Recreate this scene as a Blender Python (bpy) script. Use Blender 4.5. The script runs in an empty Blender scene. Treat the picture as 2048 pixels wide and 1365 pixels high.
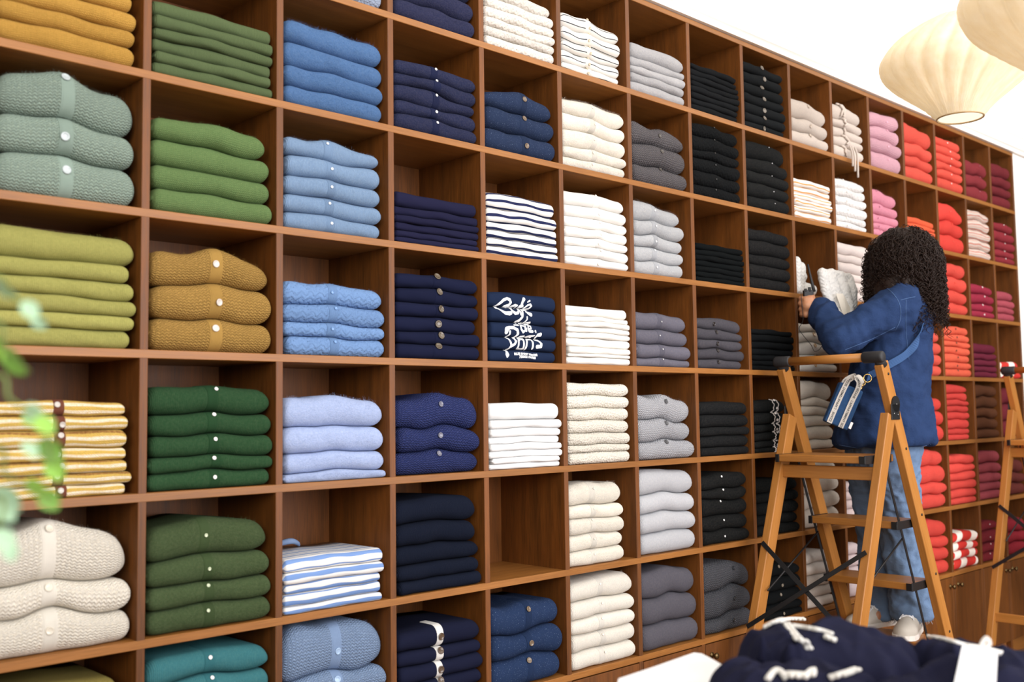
import bpy, bmesh, math, random
import numpy as np
from mathutils import Vector, Matrix
from mathutils.bvhtree import BVHTree

SC = bpy.context.scene
COL = SC.collection
random.seed(7)
RNG = np.random.default_rng(11)

# ------------------------------------------------------------------ camera
CAM = Vector((-1.0136, -2.2945, 1.36))
YAW, PITCH, ROLL, FPX = 0.75876, 0.070185, -0.013739, 2060.2
F = Vector((math.sin(YAW)*math.cos(PITCH), math.cos(YAW)*math.cos(PITCH), math.sin(PITCH)))
R0 = Vector((math.cos(YAW), -math.sin(YAW), 0))
F0 = Vector((math.sin(YAW), math.cos(YAW), 0))
U0 = R0.cross(F)
RR = R0*math.cos(ROLL) + U0*math.sin(ROLL)
UU = -R0*math.sin(ROLL) + U0*math.cos(ROLL)
cd = bpy.data.cameras.new('camera')
cam = bpy.data.objects.new('camera', cd); COL.objects.link(cam)
cam.matrix_world = Matrix(((RR.x, UU.x, -F.x, CAM.x), (RR.y, UU.y, -F.y, CAM.y), (RR.z, UU.z, -F.z, CAM.z), (0, 0, 0, 1)))
cd.sensor_width = 36; cd.lens = FPX/2048*36
cd.clip_start = 0.05; cd.clip_end = 60
cd.dof.use_dof = True; cd.dof.focus_distance = 3.3; cd.dof.aperture_fstop = 2.9
SC.camera = cam

def spot(px, py, d):
    """the point a distance d ahead of the camera (along the floor) seen at (px, py)"""
    v = F + RR*((px-1024)/FPX) - UU*((py-682.5)/FPX)
    return CAM + v*(d/v.dot(F0))

# ------------------------------------------------------------------ light
SC.view_settings.view_transform = 'Standard'
SC.view_settings.look = 'None'
SC.view_settings.exposure = -0.12
SC.view_settings.gamma = 1.0
SC.view_settings.use_curve_mapping = False
w = bpy.data.worlds.new('world'); SC.world = w; w.use_nodes = True
bg = w.node_tree.nodes['Background']
bg.inputs[0].default_value = (1.0, 0.97, 0.94, 1); bg.inputs[1].default_value = 0.09

def area(name, loc, target, sx, sy, power, col):
    ld = bpy.data.lights.new(name, 'AREA'); ld.shape = 'RECTANGLE'; ld.size = sx; ld.size_y = sy
    ld.energy = power; ld.color = col
    o = bpy.data.objects.new(name, ld); COL.objects.link(o); o.location = loc
    o.rotation_euler = (Vector(target)-Vector(loc)).to_track_quat('-Z', 'Y').to_euler()
    return o
area('shop_window_daylight', (-3.6, -4.6, 3.0), (1.4, 0, 1.5), 4.0, 2.6, 215, (1.0, 0.98, 0.96))
area('street_window_daylight', (2.4, -5.0, 2.0), (2.3, 0, 1.2), 5.6, 2.6, 375, (0.98, 0.96, 1.0))
area('ceiling_fill', (2.8, -2.5, 3.85), (2.8, -0.2, 1.0), 9.0, 1.2, 150, (1.0, 0.96, 0.90))  # added overhead strip that evens the light along the shelves, no real source

# ------------------------------------------------------------------ mesh helpers
def mesh_obj(name, verts, faces, mat=None, parent=None, smooth=True, uv=None, loc=None):
    me = bpy.data.meshes.new(name)
    v = np.asarray(verts, dtype=float)
    if loc is not None: v = v - np.array(loc)
    me.from_pydata(v.tolist(), [], faces if isinstance(faces, list) else faces.tolist())
    if uv is not None:
        ul = me.uv_layers.new(name='UVMap')
        li = np.empty(len(me.loops), dtype=np.int32); me.loops.foreach_get('vertex_index', li)
        ul.data.foreach_set('uv', np.asarray(uv, dtype=np.float32)[li].ravel())
    if smooth: me.polygons.foreach_set('use_smooth', [True]*len(me.polygons))
    if mat is not None: me.materials.append(mat)
    o = bpy.data.objects.new(name, me); COL.objects.link(o)
    if loc is not None: o.location = loc
    if parent is not None: o.parent = parent
    return o

def empty(name, loc=(0, 0, 0)):
    o = bpy.data.objects.new(name, None); COL.objects.link(o); o.location = loc; o.empty_display_size = 0.1
    return o

def tag(o, label=None, cat=None, group=None, kind=None):
    if label: o['label'] = label
    if cat: o['category'] = cat
    if group: o['group'] = group
    if kind: o['kind'] = kind
    return o

def box_data(lo, hi, bevel=0.0, axis=None, seg=1):
    """bevelled box; uv in metres with v along AXIS (the grain)"""
    lo = Vector(lo); hi = Vector(hi); s = hi-lo
    bm = bmesh.new()
    bmesh.ops.create_cube(bm, size=1)
    for v in bm.verts: v.co = Vector((v.co.x*s.x, v.co.y*s.y, v.co.z*s.z)) + (lo+hi)/2
    if bevel > 0:
        bmesh.ops.bevel(bm, geom=list(bm.edges), offset=bevel, segments=seg, affect='EDGES', profile=0.5)
    if axis is None: axis = max(range(3), key=lambda i: s[i])
    return bm, axis

def bm_uv(bm, axis):
    ul = bm.loops.layers.uv.verify()
    oth = [i for i in range(3) if i != axis]
    off = random.random()*7
    for f in bm.faces:
        n = [abs(c) for c in f.normal]
        ua = oth[0] if n[oth[0]] < n[oth[1]] else oth[1]
        vv = axis
        if n[axis] > 0.8: ua, vv = oth
        for l in f.loops:
            l[ul].uv = (l.vert.co[ua]+off, l.vert.co[vv]+off*0.37)

def bm_obj(name, bm, mat, parent=None, mtx=None, smooth=False, loc=None):
    if mtx is not None: bm.transform(mtx)
    if loc is not None: bm.transform(Matrix.Translation(-Vector(loc)))
    me = bpy.data.meshes.new(name); bm.to_mesh(me); bm.free()
    if smooth: me.polygons.foreach_set('use_smooth', [True]*len(me.polygons))
    if mat: me.materials.append(mat)
    o = bpy.data.objects.new(name, me); COL.objects.link(o)
    if loc is not None: o.location = loc
    if parent is not None: o.parent = parent
    return o

def box(name, lo, hi, mat, parent=None, bevel=0.0015, axis=None, seg=1, mtx=None, loc=None):
    bm, ax = box_data(lo, hi, bevel, axis, seg); bm.normal_update(); bm_uv(bm, ax)
    return bm_obj(name, bm, mat, parent, mtx, loc=loc)

def beam(name, p0, p1, wx, wy, mat, parent=None, xdir=(0, 1, 0), bevel=0.003, seg=2):
    """box of section wx (along xdir) by wy whose length runs p0 -> p1"""
    p0 = Vector(p0); p1 = Vector(p1); z = (p1-p0).normalized()
    x = Vector(xdir); x = (x - z*x.dot(z)).normalized(); y = z.cross(x)
    M = Matrix(((x.x, y.x, z.x, p0.x), (x.y, y.y, z.y, p0.y), (x.z, y.z, z.z, p0.z), (0, 0, 0, 1)))
    bm, ax = box_data((-wx/2, -wy/2, 0), (wx/2, wy/2, (p1-p0).length), bevel, 2, seg)
    bm.normal_update(); bm_uv(bm, 2)
    return bm_obj(name, bm, mat, parent, M)

def frames(pts):
    """parallel-transport frames along a polyline"""
    P = np.asarray(pts, float); n = len(P)
    T = np.gradient(P, axis=0); T /= np.linalg.norm(T, axis=1)[:, None]+1e-12
    a = np.array([0, 0, 1.0]) if abs(T[0][2]) < 0.9 else np.array([1.0, 0, 0])
    N = np.zeros_like(P); N[0] = np.cross(T[0], a); N[0] /= np.linalg.norm(N[0])
    for i in range(1, n):
        v = N[i-1]-T[i]*np.dot(N[i-1], T[i]); N[i] = v/(np.linalg.norm(v)+1e-12)
    return P, T, N, np.cross(T, N)

def tube_data(pts, rad, sides=6, caps=True):
    P, T, N, B = frames(pts); n = len(P)
    rad = np.broadcast_to(np.asarray(rad, float), (n,))
    a = np.linspace(0, 2*np.pi, sides, endpoint=False)
    V = (P[:, None]+rad[:, None, None]*(np.cos(a)[None, :, None]*N[:, None]+np.sin(a)[None, :, None]*B[:, None])).reshape(-1, 3)
    i = np.arange(n-1)[:, None]*sides; j = np.arange(sides)[None]; k = (j+1) % sides
    Q = np.stack([i+j, i+k, i+sides+k, i+sides+j], -1).reshape(-1, 4).tolist()
    if caps: Q += [list(range(sides))[::-1], list(range((n-1)*sides, n*sides))]
    return V, Q

def merge(parts):
    V = []; Fc = []; o = 0
    for v, f in parts:
        V.append(np.asarray(v, float)); Fc += [[i+o for i in q] for q in f]; o += len(v)
    return np.concatenate(V), Fc

def smooth_path(pts, n=40):
    P = [Vector(p) for p in pts]; P = [P[0]*2-P[1]]+P+[P[-1]*2-P[-2]]
    out = []; m = len(P)-3
    for k in range(n+1):
        t = k/n*m; i = min(int(t), m-1); t -= i
        a, b, c, d = P[i:i+4]
        out.append(0.5*((2*b)+(c-a)*t+(2*a-5*b+4*c-d)*t*t+(-a+3*b-3*c+d)*t**3))
    return [tuple(v) for v in out]

def tube(name, pts, rad, mat, parent=None, sides=8, smooth=True):
    v, f = tube_data(pts, rad, sides); return mesh_obj(name, v, f, mat, parent, smooth)

def lathe_data(prof, sides=20):
    a = np.linspace(0, 2*np.pi, sides, endpoint=False); V = []; n = len(prof)
    for r, z in prof: V += [(r*math.cos(t), r*math.sin(t), z) for t in a]
    Q = []
    for i in range(n-1):
        for j in range(sides):
            k = (j+1) % sides; Q.append([i*sides+j, i*sides+k, (i+1)*sides+k, (i+1)*sides+j])
    Q += [list(range(sides))[::-1], list(range((n-1)*sides, n*sides))]
    return np.array(V), Q

def orient(V, origin, zdir, xhint=(1, 0, 0)):
    z = np.asarray(zdir, float); z /= np.linalg.norm(z); x = np.asarray(xhint, float)
    x = x-z*np.dot(x, z); x /= np.linalg.norm(x); y = np.cross(z, x)
    return np.asarray(origin)+V[:, :1]*x+V[:, 1:2]*y+V[:, 2:3]*z

def fuse(name, parts, voxel, mat, parent=None, smooth_it=6, disp=None):
    """union of overlapping closed shapes as one continuous skin"""
    V, Q = merge(parts)
    me = bpy.data.meshes.new('tmp'); me.from_pydata(V.tolist(), [], Q)
    bm = bmesh.new(); bm.from_mesh(me); bmesh.ops.recalc_face_normals(bm, faces=bm.faces); bm.to_mesh(me); bm.free()
    o = bpy.data.objects.new('tmp', me); COL.objects.link(o)
    m = o.modifiers.new('r', 'REMESH'); m.mode = 'VOXEL'; m.voxel_size = voxel
    if smooth_it:
        s = o.modifiers.new('s', 'SMOOTH'); s.factor = 0.5; s.iterations = smooth_it
    if disp:
        for k, (size, strength) in enumerate(disp):
            tx = bpy.data.textures.new('folds', 'CLOUDS'); tx.noise_scale = size; tx.noise_type = 'HARD_NOISE' if strength < 0 else 'SOFT_NOISE'; tx.noise_depth = 1
            d = o.modifiers.new('d%d' % k, 'DISPLACE'); d.texture = tx; d.strength = strength; d.mid_level = 0.5; d.texture_coords = 'GLOBAL'
    dg = bpy.context.evaluated_depsgraph_get()
    me2 = bpy.data.meshes.new_from_object(o.evaluated_get(dg)); me2.name = name
    bpy.data.objects.remove(o); bpy.data.meshes.remove(me)
    me2.polygons.foreach_set('use_smooth', [True]*len(me2.polygons))
    me2.materials.clear(); me2.materials.append(mat)
    co = np.empty(len(me2.vertices)*3); me2.vertices.foreach_get('co', co); co = co.reshape(-1, 3)
    if len(me2.uv_layers) == 0:
        ul = me2.uv_layers.new(name='UVMap'); li = np.empty(len(me2.loops), dtype=np.int32); me2.loops.foreach_get('vertex_index', li)
        uv = np.stack([co@np.array(R0)+0.5*(co@np.array(F0)), co[:, 2]], -1)
        ul.data.foreach_set('uv', uv[li].astype(np.float32).ravel())
    r = bpy.data.objects.new(name, me2); COL.objects.link(r)
    if parent is not None: r.parent = parent
    return r

def ball(c, r, n=16):
    """ellipsoid; r a number, or (rx,ry,rz), or 3 vectors"""
    a = np.linspace(0, 2*np.pi, n, endpoint=False); ph = np.linspace(0.02, np.pi-0.02, n//2+1)
    D = np.array([[math.sin(p)*math.cos(t), math.sin(p)*math.sin(t), math.cos(p)] for p in ph for t in a])
    if np.isscalar(r): D = D*r
    elif np.ndim(r) == 1: D = D*np.asarray(r)
    else: D = D@np.asarray(r, float)
    m = n//2+1; Q = []
    for i in range(m-1):
        for j in range(n):
            k = (j+1) % n; Q.append([i*n+j, (i+1)*n+j, (i+1)*n+k, i*n+k])
    Q += [list(range(n)), list(range((m-1)*n, m*n))[::-1]]
    return D+np.asarray(c), Q

def limb(pts, rads, sides=14):
    """tapered limb with rounded ends"""
    P = [np.asarray(p, float) for p in pts]
    pts2 = []; r2 = []
    for i in range(len(P)-1):
        for t in np.linspace(0, 1, 8, endpoint=False): pts2.append(P[i]*(1-t)+P[i+1]*t); r2.append(rads[i]*(1-t)+rads[i+1]*t)
    pts2.append(P[-1]); r2.append(rads[-1])
    return [tube_data(pts2, r2, sides), ball(P[0], rads[0]*0.99), ball(P[-1], rads[-1]*0.99)]+[ball(p, r) for p, r in zip(P[1:-1], rads[1:-1])]

def ring_loft(rings):
    n = len(rings[0]); V = np.concatenate([np.asarray(r, float) for r in rings]); Q = []
    for i in range(len(rings)-1):
        for j in range(n):
            k = (j+1) % n; Q.append([i*n+j, i*n+k, (i+1)*n+k, (i+1)*n+j])
    Q += [list(range(n))[::-1], list(range((len(rings)-1)*n, len(rings)*n))]
    return V, Q

# ------------------------------------------------------------------ materials
def lin(h):
    h = h.lstrip('#'); c = [int(h[i:i+2], 16)/255 for i in (0, 2, 4)]
    return tuple(x/12.92 if x <= 0.04045 else ((x+0.055)/1.055)**2.4 for x in c)

class NT:
    def __init__(s, name):
        s.m = bpy.data.materials.new(name); s.m.use_nodes = True; s.t = s.m.node_tree; s.t.nodes.clear()
        s.out = s.n('ShaderNodeOutputMaterial'); s.p = s.n('ShaderNodeBsdfPrincipled'); s.l(s.p.outputs[0], s.out.inputs[0])
    def n(s, t, **kw):
        x = s.t.nodes.new(t)
        for k, v in kw.items(): setattr(x, k, v)
        return x
    def l(s, a, b): s.t.links.new(a, b)
    def v(s, x, inp):
        if isinstance(x, (int, float)): inp.default_value = x
        elif isinstance(x, tuple): inp.default_value = (*x, 1) if len(x) == 3 and len(inp.default_value) == 4 else x
        else: s.l(x, inp)
    def math(s, op, a, b=0.0, c=None):
        x = s.n('ShaderNodeMath', operation=op); s.v(a, x.inputs[0]); s.v(b, x.inputs[1])
        if c is not None: s.v(c, x.inputs[2])
        return x.outputs[0]
    def mix(s, f, a, b, blend='MIX'):
        x = s.n('ShaderNodeMix', data_type='RGBA', blend_type=blend); s.v(f, x.inputs[0]); s.v(a, x.inputs[6]); s.v(b, x.inputs[7]); return x.outputs[2]
    def noise(s, vec, scale, detail=2.0, rough=0.5):
        x = s.n('ShaderNodeTexNoise'); s.l(vec, x.inputs['Vector']); x.inputs['Scale'].default_value = scale
        x.inputs['Detail'].default_value = detail; x.inputs['Roughness'].default_value = rough; return x.outputs[0]
    def rng(s, x, a, b, c=0.0, d=1.0):
        m = s.n('ShaderNodeMapRange'); s.v(x, m.inputs[0])
        for i, q in enumerate((a, b, c, d)): m.inputs[i+1].default_value = q
        return m.outputs[0]
    def bump(s, h, strength, dist):
        b = s.n('ShaderNodeBump'); b.inputs['Strength'].default_value = strength; b.inputs['Distance'].default_value = dist
        s.l(h, b.inputs['Height']); s.l(b.outputs[0], s.p.inputs['Normal'])
    def set(s, **kw):
        for k, v in kw.items(): s.v(v, s.p.inputs[k.replace('_', ' ')])

def plain(name, hexc, rough=0.5, metal=0.0, spec=0.5, emit=0.0):
    t = NT(name); t.set(Base_Color=lin(hexc), Roughness=rough, Metallic=metal)
    t.p.inputs['Specular IOR Level'].default_value = spec
    return t.m

def wood(name, c_light, c_dark, rough=0.45, grain=1.0, spec=0.4, cross=0.0):
    t = NT(name); uv = t.n('ShaderNodeUVMap').outputs[0]
    mp = t.n('ShaderNodeMapping'); t.l(uv, mp.inputs[0]); mp.inputs['Scale'].default_value = (90*grain, 3.0*grain, 1)
    fine = t.noise(mp.outputs[0], 4.0, 4, 0.6)
    mp2 = t.n('ShaderNodeMapping'); t.l(uv, mp2.inputs[0]); mp2.inputs['Scale'].default_value = (14*grain, 0.9*grain, 1)
    broad = t.noise(mp2.outputs[0], 2.0, 3, 0.55)
    f = t.math('ADD', t.math('MULTIPLY', t.rng(fine, 0.3, 0.7), 0.5), t.math('MULTIPLY', t.rng(broad, 0.3, 0.7), 0.5))
    oi = t.n('ShaderNodeObjectInfo'); r = t.rng(oi.outputs['Random'], 0, 1, 0.86, 1.1)
    col = t.mix(f, lin(c_dark), lin(c_light))
    hv = t.n('ShaderNodeHueSaturation'); t.l(col, hv.inputs['Color']); t.l(r, hv.inputs['Value'])
    t.l(hv.outputs[0], t.p.inputs['Base Color'])
    t.set(Roughness=t.rng(fine, 0.2, 0.8, rough-0.06, rough+0.1)); t.p.inputs['Specular IOR Level'].default_value = spec
    t.bump(fine, 0.08, 0.001)
    return t.m

M = {}
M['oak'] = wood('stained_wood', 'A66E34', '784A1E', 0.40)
M['oak_shaded'] = wood('stained_wood_shaded', '844C19', '48290B', 0.5)  # same stain darkened, cubby shade put into the colour
M['ladder'] = wood('ladder_pine', 'BE8140', '9C6428', 0.36, 0.7)
M['table'] = wood('table_wood', '8A5426', '6A3C18', 0.4)
M['black'] = plain('black_metal', '1A1A1B', 0.45, 0.2)
M['rubber'] = plain('black_rubber', '222224', 0.6)
M['brass'] = plain('aged_brass', '6E5A3A', 0.35, 0.9)
M['gold'] = plain('gold_metal', 'D8B468', 0.25, 1.0)
M['steel'] = plain('screw_steel', '8A8A88', 0.3, 1.0)
def plaster(name, hexc):
    t = NT(name); tc = t.n('ShaderNodeTexCoord').outputs['Object']
    n = t.noise(tc, 9, 4); t.l(t.mix(t.rng(n, 0.3, 0.7), lin(hexc), tuple(c*0.97 for c in lin(hexc))), t.p.inputs['Base Color'])
    t.set(Roughness=0.85); t.bump(t.noise(tc, 60, 3), 0.05, 0.002); return t.m
M['wall'] = plaster('white_plaster', 'F7F3EC')
M['trim'] = plaster('white_trim_paint', 'F8F5EF')
M['paper'] = plain('white_paper', 'F9F9F9', 0.7)

def soften(c, sat=0.84, gain=None):
    g = 0.25*c[0]+0.6*c[1]+0.15*c[2]
    if gain is None: gain = 0.82-0.02*min(1, g*1.2)
    return tuple(max(0.0, (g+(x-g)*sat)*gain) for x in c)

def fabric(name, hexc, tex='fine', stripes=None, hex2=None):
    """knitted or woven cloth; uv in metres (u across the fold, v down its face)"""
    t = NT(name); uvn = t.n('ShaderNodeUVMap').outputs[0]
    sp = t.n('ShaderNodeSeparateXYZ'); t.l(uvn, sp.inputs[0]); u, v = sp.outputs[0], sp.outputs[1]
    oi = t.n('ShaderNodeObjectInfo').outputs['Random']
    base = soften(lin(hexc)); dark = tuple(c*0.62 for c in base)
    mott = {'mohair': 0.30, 'boucle': 0.30, 'tweed': 0.2, 'jersey': 0.05, 'denim': 0.15}.get(tex, 0.14)
    n1 = t.noise(uvn, 45, 3, 0.6)
    col = t.mix(t.math('MULTIPLY', t.rng(n1, 0.35, 0.7), mott), base, dark)
    if stripes:
        # stripes: list of (centre, half width, hex) in one period (m); phase differs per garment
        per, items = stripes
        vv = t.math('FRACT', t.math('ADD', t.math('DIVIDE', v, per), t.math('MULTIPLY', oi, 0.55)))
        for c0, hw, hx in items:
            inside = t.math('LESS_THAN', t.math('ABSOLUTE', t.math('SUBTRACT', vv, c0)), hw)
            col = t.mix(inside, col, lin(hx))
    lumb = sum(base)/3; lightf = 1-0.65*min(1, lumb*1.6)
    if tex in ('fine', 'knit', 'chunky', 'mohair', 'boucle'):
        warm = (min(1, base[0]*1.25+0.03), min(1, base[1]*1.18+0.025), min(1, base[2]*1.05+0.02))
        col = t.mix(t.math('MULTIPLY', t.rng(t.noise(uvn, 150, 4, 0.75), 0.42, 0.66), 0.55 if tex != 'fine' else 0.4), col, warm)
    def chevron(cw, rh, k):
        wu = t.math('ADD', u, t.rng(t.noise(uvn, 120, 2), 0.3, 0.7, -cw*0.09, cw*0.09))
        wv = t.math('ADD', v, t.rng(t.noise(uvn, 95, 2), 0.3, 0.7, -rh*0.14, rh*0.14))
        zig = t.math('ABSOLUTE', t.math('SUBTRACT', t.math('FRACT', t.math('DIVIDE', wu, cw)), 0.5))
        ph = t.math('ADD', t.math('DIVIDE', wv, rh), t.math('MULTIPLY', zig, k))
        s = t.math('ADD', t.math('MULTIPLY', t.math('SINE', t.math('MULTIPLY', ph, 6.2832)), 0.5), 0.5)
        colm = t.rng(zig, 0.0, 0.16, 0.0, 1.0)
        return t.math('MULTIPLY', s, t.math('ADD', t.math('MULTIPLY', colm, 0.55), 0.45)), colm
    rough = 0.95; sheen = 0.12
    if tex == 'chunky':
        h, cm = chevron(0.0105, 0.0075, 1.2)
        nz = t.noise(uvn, 500, 2)
        h2 = t.math('ADD', h, t.math('MULTIPLY', nz, 0.5))
        col = t.mix(t.rng(h, 0.0, 0.55, 0.85*lightf, 0.0), col, tuple(c*0.42 for c in base))
        t.bump(h2, 0.9, 0.0035); sheen = 0.25
    elif tex == 'knit':
        h, cm = chevron(0.0058, 0.0048, 1.2)
        nz = t.noise(uvn, 600, 2)
        h2 = t.math('ADD', h, t.math('MULTIPLY', nz, 0.6))
        col = t.mix(t.rng(h, 0.0, 0.5, 0.75*lightf, 0.0), col, dark)
        t.bump(h2, 0.8, 0.002); sheen = 0.25
    elif tex == 'rib':
        s = t.math('SINE', t.math('MULTIPLY', u, 6.2832/0.0032))
        s = t.math('ADD', t.math('MULTIPLY', s, 0.5), 0.5)
        col = t.mix(t.math('MULTIPLY', s, 0.28), col, dark)
        t.bump(s, 0.7, 0.0012)
    elif tex == 'mohair':
        nz = t.math('ADD', t.noise(uvn, 260, 4, 0.7), t.math('MULTIPLY', t.noise(uvn, 60, 2), 0.6))
        lite = tuple(min(1, c*1.35+0.015) for c in base)
        col = t.mix(t.rng(t.noise(uvn, 420, 3, 0.7), 0.45, 0.7, 0, 0.5), col, lite)
        t.bump(nz, 0.9, 0.0035); sheen = 0.4
    elif tex == 'boucle':
        vo = t.n('ShaderNodeTexVoronoi'); t.l(uvn, vo.inputs['Vector']); vo.inputs['Scale'].default_value = 170
        col = t.mix(t.rng(vo.outputs[0], 0.2, 0.7, 0, 0.35), col, dark)
        t.bump(t.math('SUBTRACT', 1.0, vo.outputs[0]), 1.0, 0.004); sheen = 0.3
    elif tex == 'lace':
        vo = t.n('ShaderNodeTexVoronoi'); t.l(uvn, vo.inputs['Vector']); vo.inputs['Scale'].default_value = 120; vo.feature = 'F1'
        zz, cm = chevron(0.03, 0.016, 1.6)
        hole = t.math('MULTIPLY', t.rng(vo.outputs[0], 0.12, 0.25, 1, 0), t.rng(zz, 0.2, 0.5, 1, 0))
        col = t.mix(t.math('MULTIPLY', hole, 0.7), col, tuple(c*0.45 for c in base))
        t.bump(t.math('ADD', t.math('SUBTRACT', zz, hole), t.noise(uvn, 350, 2)), 0.7, 0.0025); sheen = 0.25
    elif tex == 'tweed':
        sn = t.noise(uvn, 380, 2, 0.6)
        col = t.mix(t.rng(sn, 0.66, 0.72, 0, 0.75), col, lin('9DB0CC'))
        t.bump(t.noise(uvn, 320, 3), 0.8, 0.002); sheen = 0.2
    elif tex == 'denim':
        tw = t.noise(uvn, 700, 2)
        col = t.mix(t.rng(tw, 0.35, 0.65, 0, 0.22), col, tuple(min(1, c*1.7+0.01) for c in base))
        t.bump(t.math('ADD', t.math('MULTIPLY', tw, 0.05), t.noise(uvn, 26, 4, 0.6)), 0.55, 0.012); sheen = 0.05
    elif tex == 'jersey':
        t.bump(t.noise(uvn, 500, 2), 0.25, 0.0006); sheen = 0.05
    else:
        s = t.math('SINE', t.math('MULTIPLY', t.math('ADD', u, t.math('MULTIPLY', t.noise(uvn, 90, 2), 0.003)), 6.2832/0.0042))
        t.bump(t.math('ADD', t.math('MULTIPLY', s, 0.25), t.noise(uvn, 340, 3, 0.7)), 0.7, 0.0018); sheen = 0.2
        col = t.mix(t.rng(t.noise(uvn, 480, 2), 0.45, 0.7, 0, 0.3), col, dark)
    hv = t.n('ShaderNodeHueSaturation'); t.l(col, hv.inputs['Color']); t.l(t.rng(oi, 0, 1, 0.92, 1.08), hv.inputs['Value'])
    t.l(hv.outputs[0], t.p.inputs['Base Color'])
    t.set(Roughness=rough); t.p.inputs['Specular IOR Level'].default_value = 0.08
    lum = sum(base)/3; sheen *= min(1.0, 0.25+lum*2.2)
    t.p.inputs['Sheen Weight'].default_value = sheen; t.p.inputs['Sheen Roughness'].default_value = 0.5
    t.p.inputs['Sheen Tint'].default_value = (*[min(1, 0.04+c*1.2) for c in base], 1)
    return t.m

# ------------------------------------------------------------------ the room
COLX = [-0.3535, -0.0027, 0.3507, 0.7048, 1.051, 1.3942, 1.7475, 2.1012, 2.4553, 2.8067, 3.1525, 3.4952, 3.8445, 4.199, 4.5524, 4.8992, 5.2266]
ROWZ = [2.8367, 2.4905, 2.1641, 1.8362, 1.5082, 1.1798, 0.851, 0.5226]
DEP = 0.30; TH = 0.020
XL, XR = COLX[0]-0.35, COLX[-1]
def struct(o): o['kind'] = 'structure'; return o
def slab(name, lo, hi, mat): return struct(box(name, lo, hi, mat, bevel=0))
def floor_mat():
    t = NT('floor_boards'); tc = t.n('ShaderNodeTexCoord').outputs['Object']
    br = t.n('ShaderNodeTexBrick'); t.l(tc, br.inputs[0]); br.inputs['Scale'].default_value = 3
    br.inputs['Color1'].default_value = (*lin('866442'), 1); br.inputs['Color2'].default_value = (*lin('7A5A3A'), 1); br.inputs['Mortar'].default_value = (*lin('503820'), 1)
    br.inputs['Mortar Size'].default_value = 0.004; br.inputs['Brick Width'].default_value = 2.4; br.inputs['Row Height'].default_value = 0.3
    t.l(br.outputs[0], t.p.inputs['Base Color']); t.set(Roughness=0.5); return t.m
slab('floor', (-4, -6, -0.1), (9, 0.4, 0.0), floor_mat())
slab('wall_back', (-4, DEP+0.012, 0), (9, DEP+0.1, 4.0), M['wall'])
slab('wall_above', (-4, 0.012, ROWZ[0]+0.0105), (9, DEP+0.012, 4.0), M['wall'])
slab('wall_beside', (XR+0.0105, 0.004, 0), (9, DEP+0.012, ROWZ[0]+0.0105), M['wall'])
slab('ceiling', (-4, -1.6, 4.0), (9, 0.4, 4.1), M['wall'])
# mouldings over the shelving
def moulding(name, prof, x0, x1):
    V = []; n = len(prof)
    for x in (x0, x1): V += [(x, y, z) for y, z in prof]
    Q = [[i, (i+1) % n, n+(i+1) % n, n+i] for i in range(n)]+[list(range(n)), list(range(n, 2*n))[::-1]]
    return struct(mesh_obj(name, V, Q, M['trim'], smooth=False))
z0 = ROWZ[0]+0.011
moulding('trim_1', [(0.012, z0+.002), (-0.012, z0+.002), (-0.014, z0+0.008), (-0.006, z0+0.014), (-0.010, z0+0.022), (-0.022, z0+0.030), (-0.024, z0+0.040), (0.012, z0+0.044)], -4, 9)
moulding('trim_2', [(0.012, z0+0.12), (0.004, z0+0.121), (0.002, z0+0.127), (0.004, z0+0.133), (0.012, z0+0.134)], -4, 9)

# ------------------------------------------------------------------ shelving
unit = tag(empty('shelving_unit', (2.4, 0.15, 0.0)), 'brown stained wooden wall of open cubbies with cabinet doors along its foot', 'shelves')
def upart(name, lo, hi, mat, axis, bevel=0.0012):
    return box(name, lo, hi, mat, unit, bevel, axis, loc=unit.location)
def fix(o): o.location = Vector(o.location)-Vector(unit.location); return o
for i, z in enumerate(ROWZ):
    fix(upart('shelf', (XL-0.01, 0.0, z-TH/2), (XR+0.01, DEP, z+TH/2), M['oak'], 0))
for i, x in enumerate([XL]+COLX):
    fix(upart('divider', (x-TH/2, 0.0006, 0.0), (x+TH/2, DEP, ROWZ[0]-TH/2+0.001), M['oak_shaded'], 2))
fix(upart('back_panel', (XL, DEP, 0.0), (XR, DEP+0.010, ROWZ[0]), M['oak_shaded'], 2, 0))
allx = [XL]+COLX
for i in range(len(allx)-1):
    a, b = allx[i]+TH/2, allx[i+1]-TH/2
    d = fix(upart('cabinet_door', (a+0.002, 0.0, 0.085), (b-0.002, 0.019, ROWZ[-1]-TH/2-0.004), M['oak_shaded'], 2))
    odd = (i-2) % 2   # doors meet in pairs at every second divider
    kx = b-0.035 if odd == 1 else a+0.035
    kv, kf = lathe_data([(0.011, 0), (0.011, 0.003), (0.005, 0.005), (0.0045, 0.012), (0.010, 0.017), (0.0125, 0.022), (0.010, 0.027), (0.004, 0.029)], 16)
    kv = orient(kv, (kx, 0.0, ROWZ[-1]-0.055), (0, -1, 0))
    mesh_obj('knob', kv-np.array(unit.location)-np.array(d.location), kf, M['brass'], d)
fix(upart('plinth', (XL, 0.03, 0.0), (XR, 0.05, 0.085), M['oak'], 0))

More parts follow.
